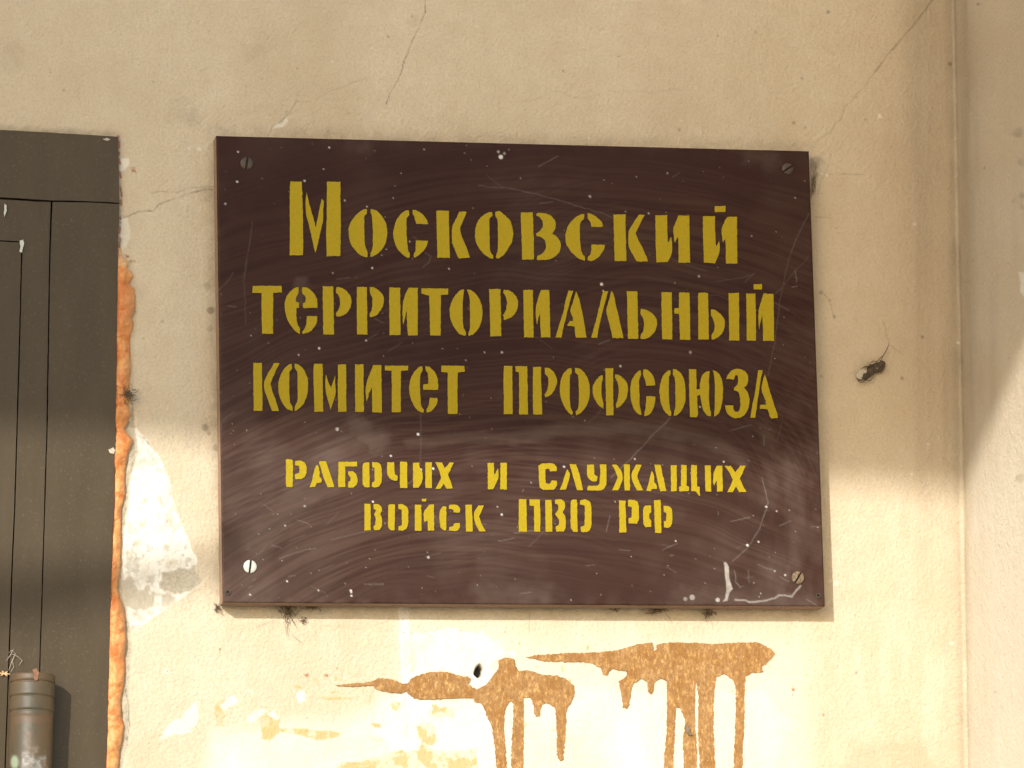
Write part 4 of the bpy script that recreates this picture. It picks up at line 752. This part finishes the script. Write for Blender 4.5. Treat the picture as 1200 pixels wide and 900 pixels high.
for p in ([(1024, 428), (1030, 421), (1035, 417), (1040, 408), (1042, 402)], [(1026, 429), (1032, 423), (1035, 417)], [(1010, 431), (1016, 430), (1020, 426)], [(1015, 429), (1018, 432), (1022, 434)], [(1002, 440), (1006, 445), (1012, 447), (1018, 443)], [(1022, 427), (1026, 430)], [(1034, 434), (1033, 438)], [(1016, 428), (1018, 424)], [(1003, 438), (1006, 434)], [(1008, 433), (1014, 429), (1020, 430), (1026, 425)], [(1012, 446), (1020, 446), (1027, 440)], [(1030, 422), (1034, 423), (1037, 429), (1035, 435)], [(1019, 426), (1023, 423), (1029, 424)], [(1003, 443), (1008, 448), (1015, 448)]):
    thread(bm, p, 0.00035, -0.004)
from_bm('leg', bm, m_fly, fly)
g2 = back(1027.8, 431.6, -0.0066); bm = bmesh.new(); g = bmesh.ops.create_icosphere(bm, subdivisions=2, radius=0.0005)
for w_ in g['verts']: w_.co += Vector(g2)
from_bm('head', bm, m_wing, fly, True)
bm = bmesh.new(); y0 = -0.006
for a in (0.1, 0.75, 2.6, 3.3, 4.2, 5.6):
    r1 = 7 if a in (3.3, 0.1) else 5; p0 = back(5, 789.5, -0.0058); p1 = back(5+r1*math.cos(a), 789.5+r1*math.sin(a)*.8, -0.0062); tube(bm, [p0, (Vector(p0)+Vector(p1))/2, p1], 0.0007, 5)
o = from_bm('wood_splinter', bm, m_splin); L(o, 'small star shaped pale wood splinter beside the top of the hinge', 'splinter')
bm = bmesh.new()
for p in ([(10, 765), (14, 762), (18, 766), (14, 775), (10, 786)], [(13, 766), (20, 769), (26, 774), (22, 780)], [(7, 775), (12, 768), (16, 760)], [(12, 788), (16, 782), (14, 772)]): thread(bm, p, 0.00025, -0.005)
o = from_bm('cobweb_clump', bm, m_wing); L(o, 'pale web threads on the door just above the hinge', 'cobweb')
# dark fleck on the long drip
bm = bmesh.new(); prism(bm, densify([(803, 851), (807, 850), (809, 857), (812, 862), (807, 861), (803, 857)], 1.2, .3), -0.0022, 0.001); o = from_bm('dirt_fleck', bm, m_dirt); L(o, 'dark fleck stuck on the middle drip of the larger paint smear', 'dirt')

# ------------------------------------------------------------------ unseen slab and bough, added to cast shade on wall and door
def up(u, v, D, Yw=0.0):
    p = back(u, v, Yw); return p - SUN*D
D1, D2 = 3.0, 3.08
e1 = up(200, 516, D1); e2 = up(1000, 566, D2)
dirv = (e2-e1)/np.linalg.norm(e2[:2]-e1[:2])
a = e1-dirv*2.6; b = e2+dirv*2.2
bm = bmesh.new(); inner = np.array([0, 1.0, 0.03]); depth = 1.0
v0 = [a, b, b+inner*depth, a+inner*depth]; lo = [bm.verts.new(q) for q in v0]; hi = [bm.verts.new(q+np.array([0, 0, 0.14])) for q in v0]
bm.faces.new(lo); bm.faces.new(hi[::-1])
for i in range(4): bm.faces.new((lo[i], lo[(i+1) % 4], hi[(i+1) % 4], hi[i]))
shade_slab = from_bm('shade_slab', bm, m_conc); L(shade_slab, 'unseen concrete slab added to shade the upper wall', 'shade_slab')
bm = bmesh.new(); vs = [bm.verts.new(q) for q in ((-40, -40, -2.4), (40, -40, -2.4), (40, 1, -2.4), (-40, 1, -2.4))]; bm.faces.new(vs)
gr = from_bm('ground', bm, m_grnd); L(gr, 'sunlit paving in front of the wall', kind='structure')
tr = empty('shade_tree', (-4.4, -4.4, -2.4)); L(tr, 'unseen bare bough and stem added to shade the door', 'shade_tree')
def limb(name, pts, r0, r1):
    bm = bmesh.new(); n_ = len(pts); rings = []
    pts = [Vector(p) for p in pts]
    for i, p in enumerate(pts):
        t = (pts[min(i+1, n_-1)]-pts[max(i-1, 0)]).normalized(); a_ = t.orthogonal().normalized(); b_ = t.cross(a_); rr_ = r0+(r1-r0)*i/(n_-1)
        rings.append([bm.verts.new(p+a_*rr_*math.cos(q)+b_*rr_*math.sin(q)) for q in [2*math.pi*j/8 for j in range(8)]])
    for A_, B_ in zip(rings[:-1], rings[1:]):
        for j in range(8): bm.faces.new((A_[j], A_[(j+1) % 8], B_[(j+1) % 8], B_[j]))
    from_bm(name, bm, m_bark, tr)
DB = 3.2
bp = [up(u, v, DB) for u, v in ((-700, 830), (-300, 760), (0, 706), (130, 684), (240, 662), (330, 640))]
limb('shade_branch', [(-4.35, -4.3, 0.0), (-3.9, -4.0, 0.45)]+bp, 0.05, 0.004)
limb('shade_trunk', [(-4.4, -4.4, -2.4), (-4.38, -4.36, -1.2), (-4.35, -4.3, 0.0), (-4.3, -4.35, 1.5), (-4.2, -4.4, 3.0)], 0.17, 0.06)
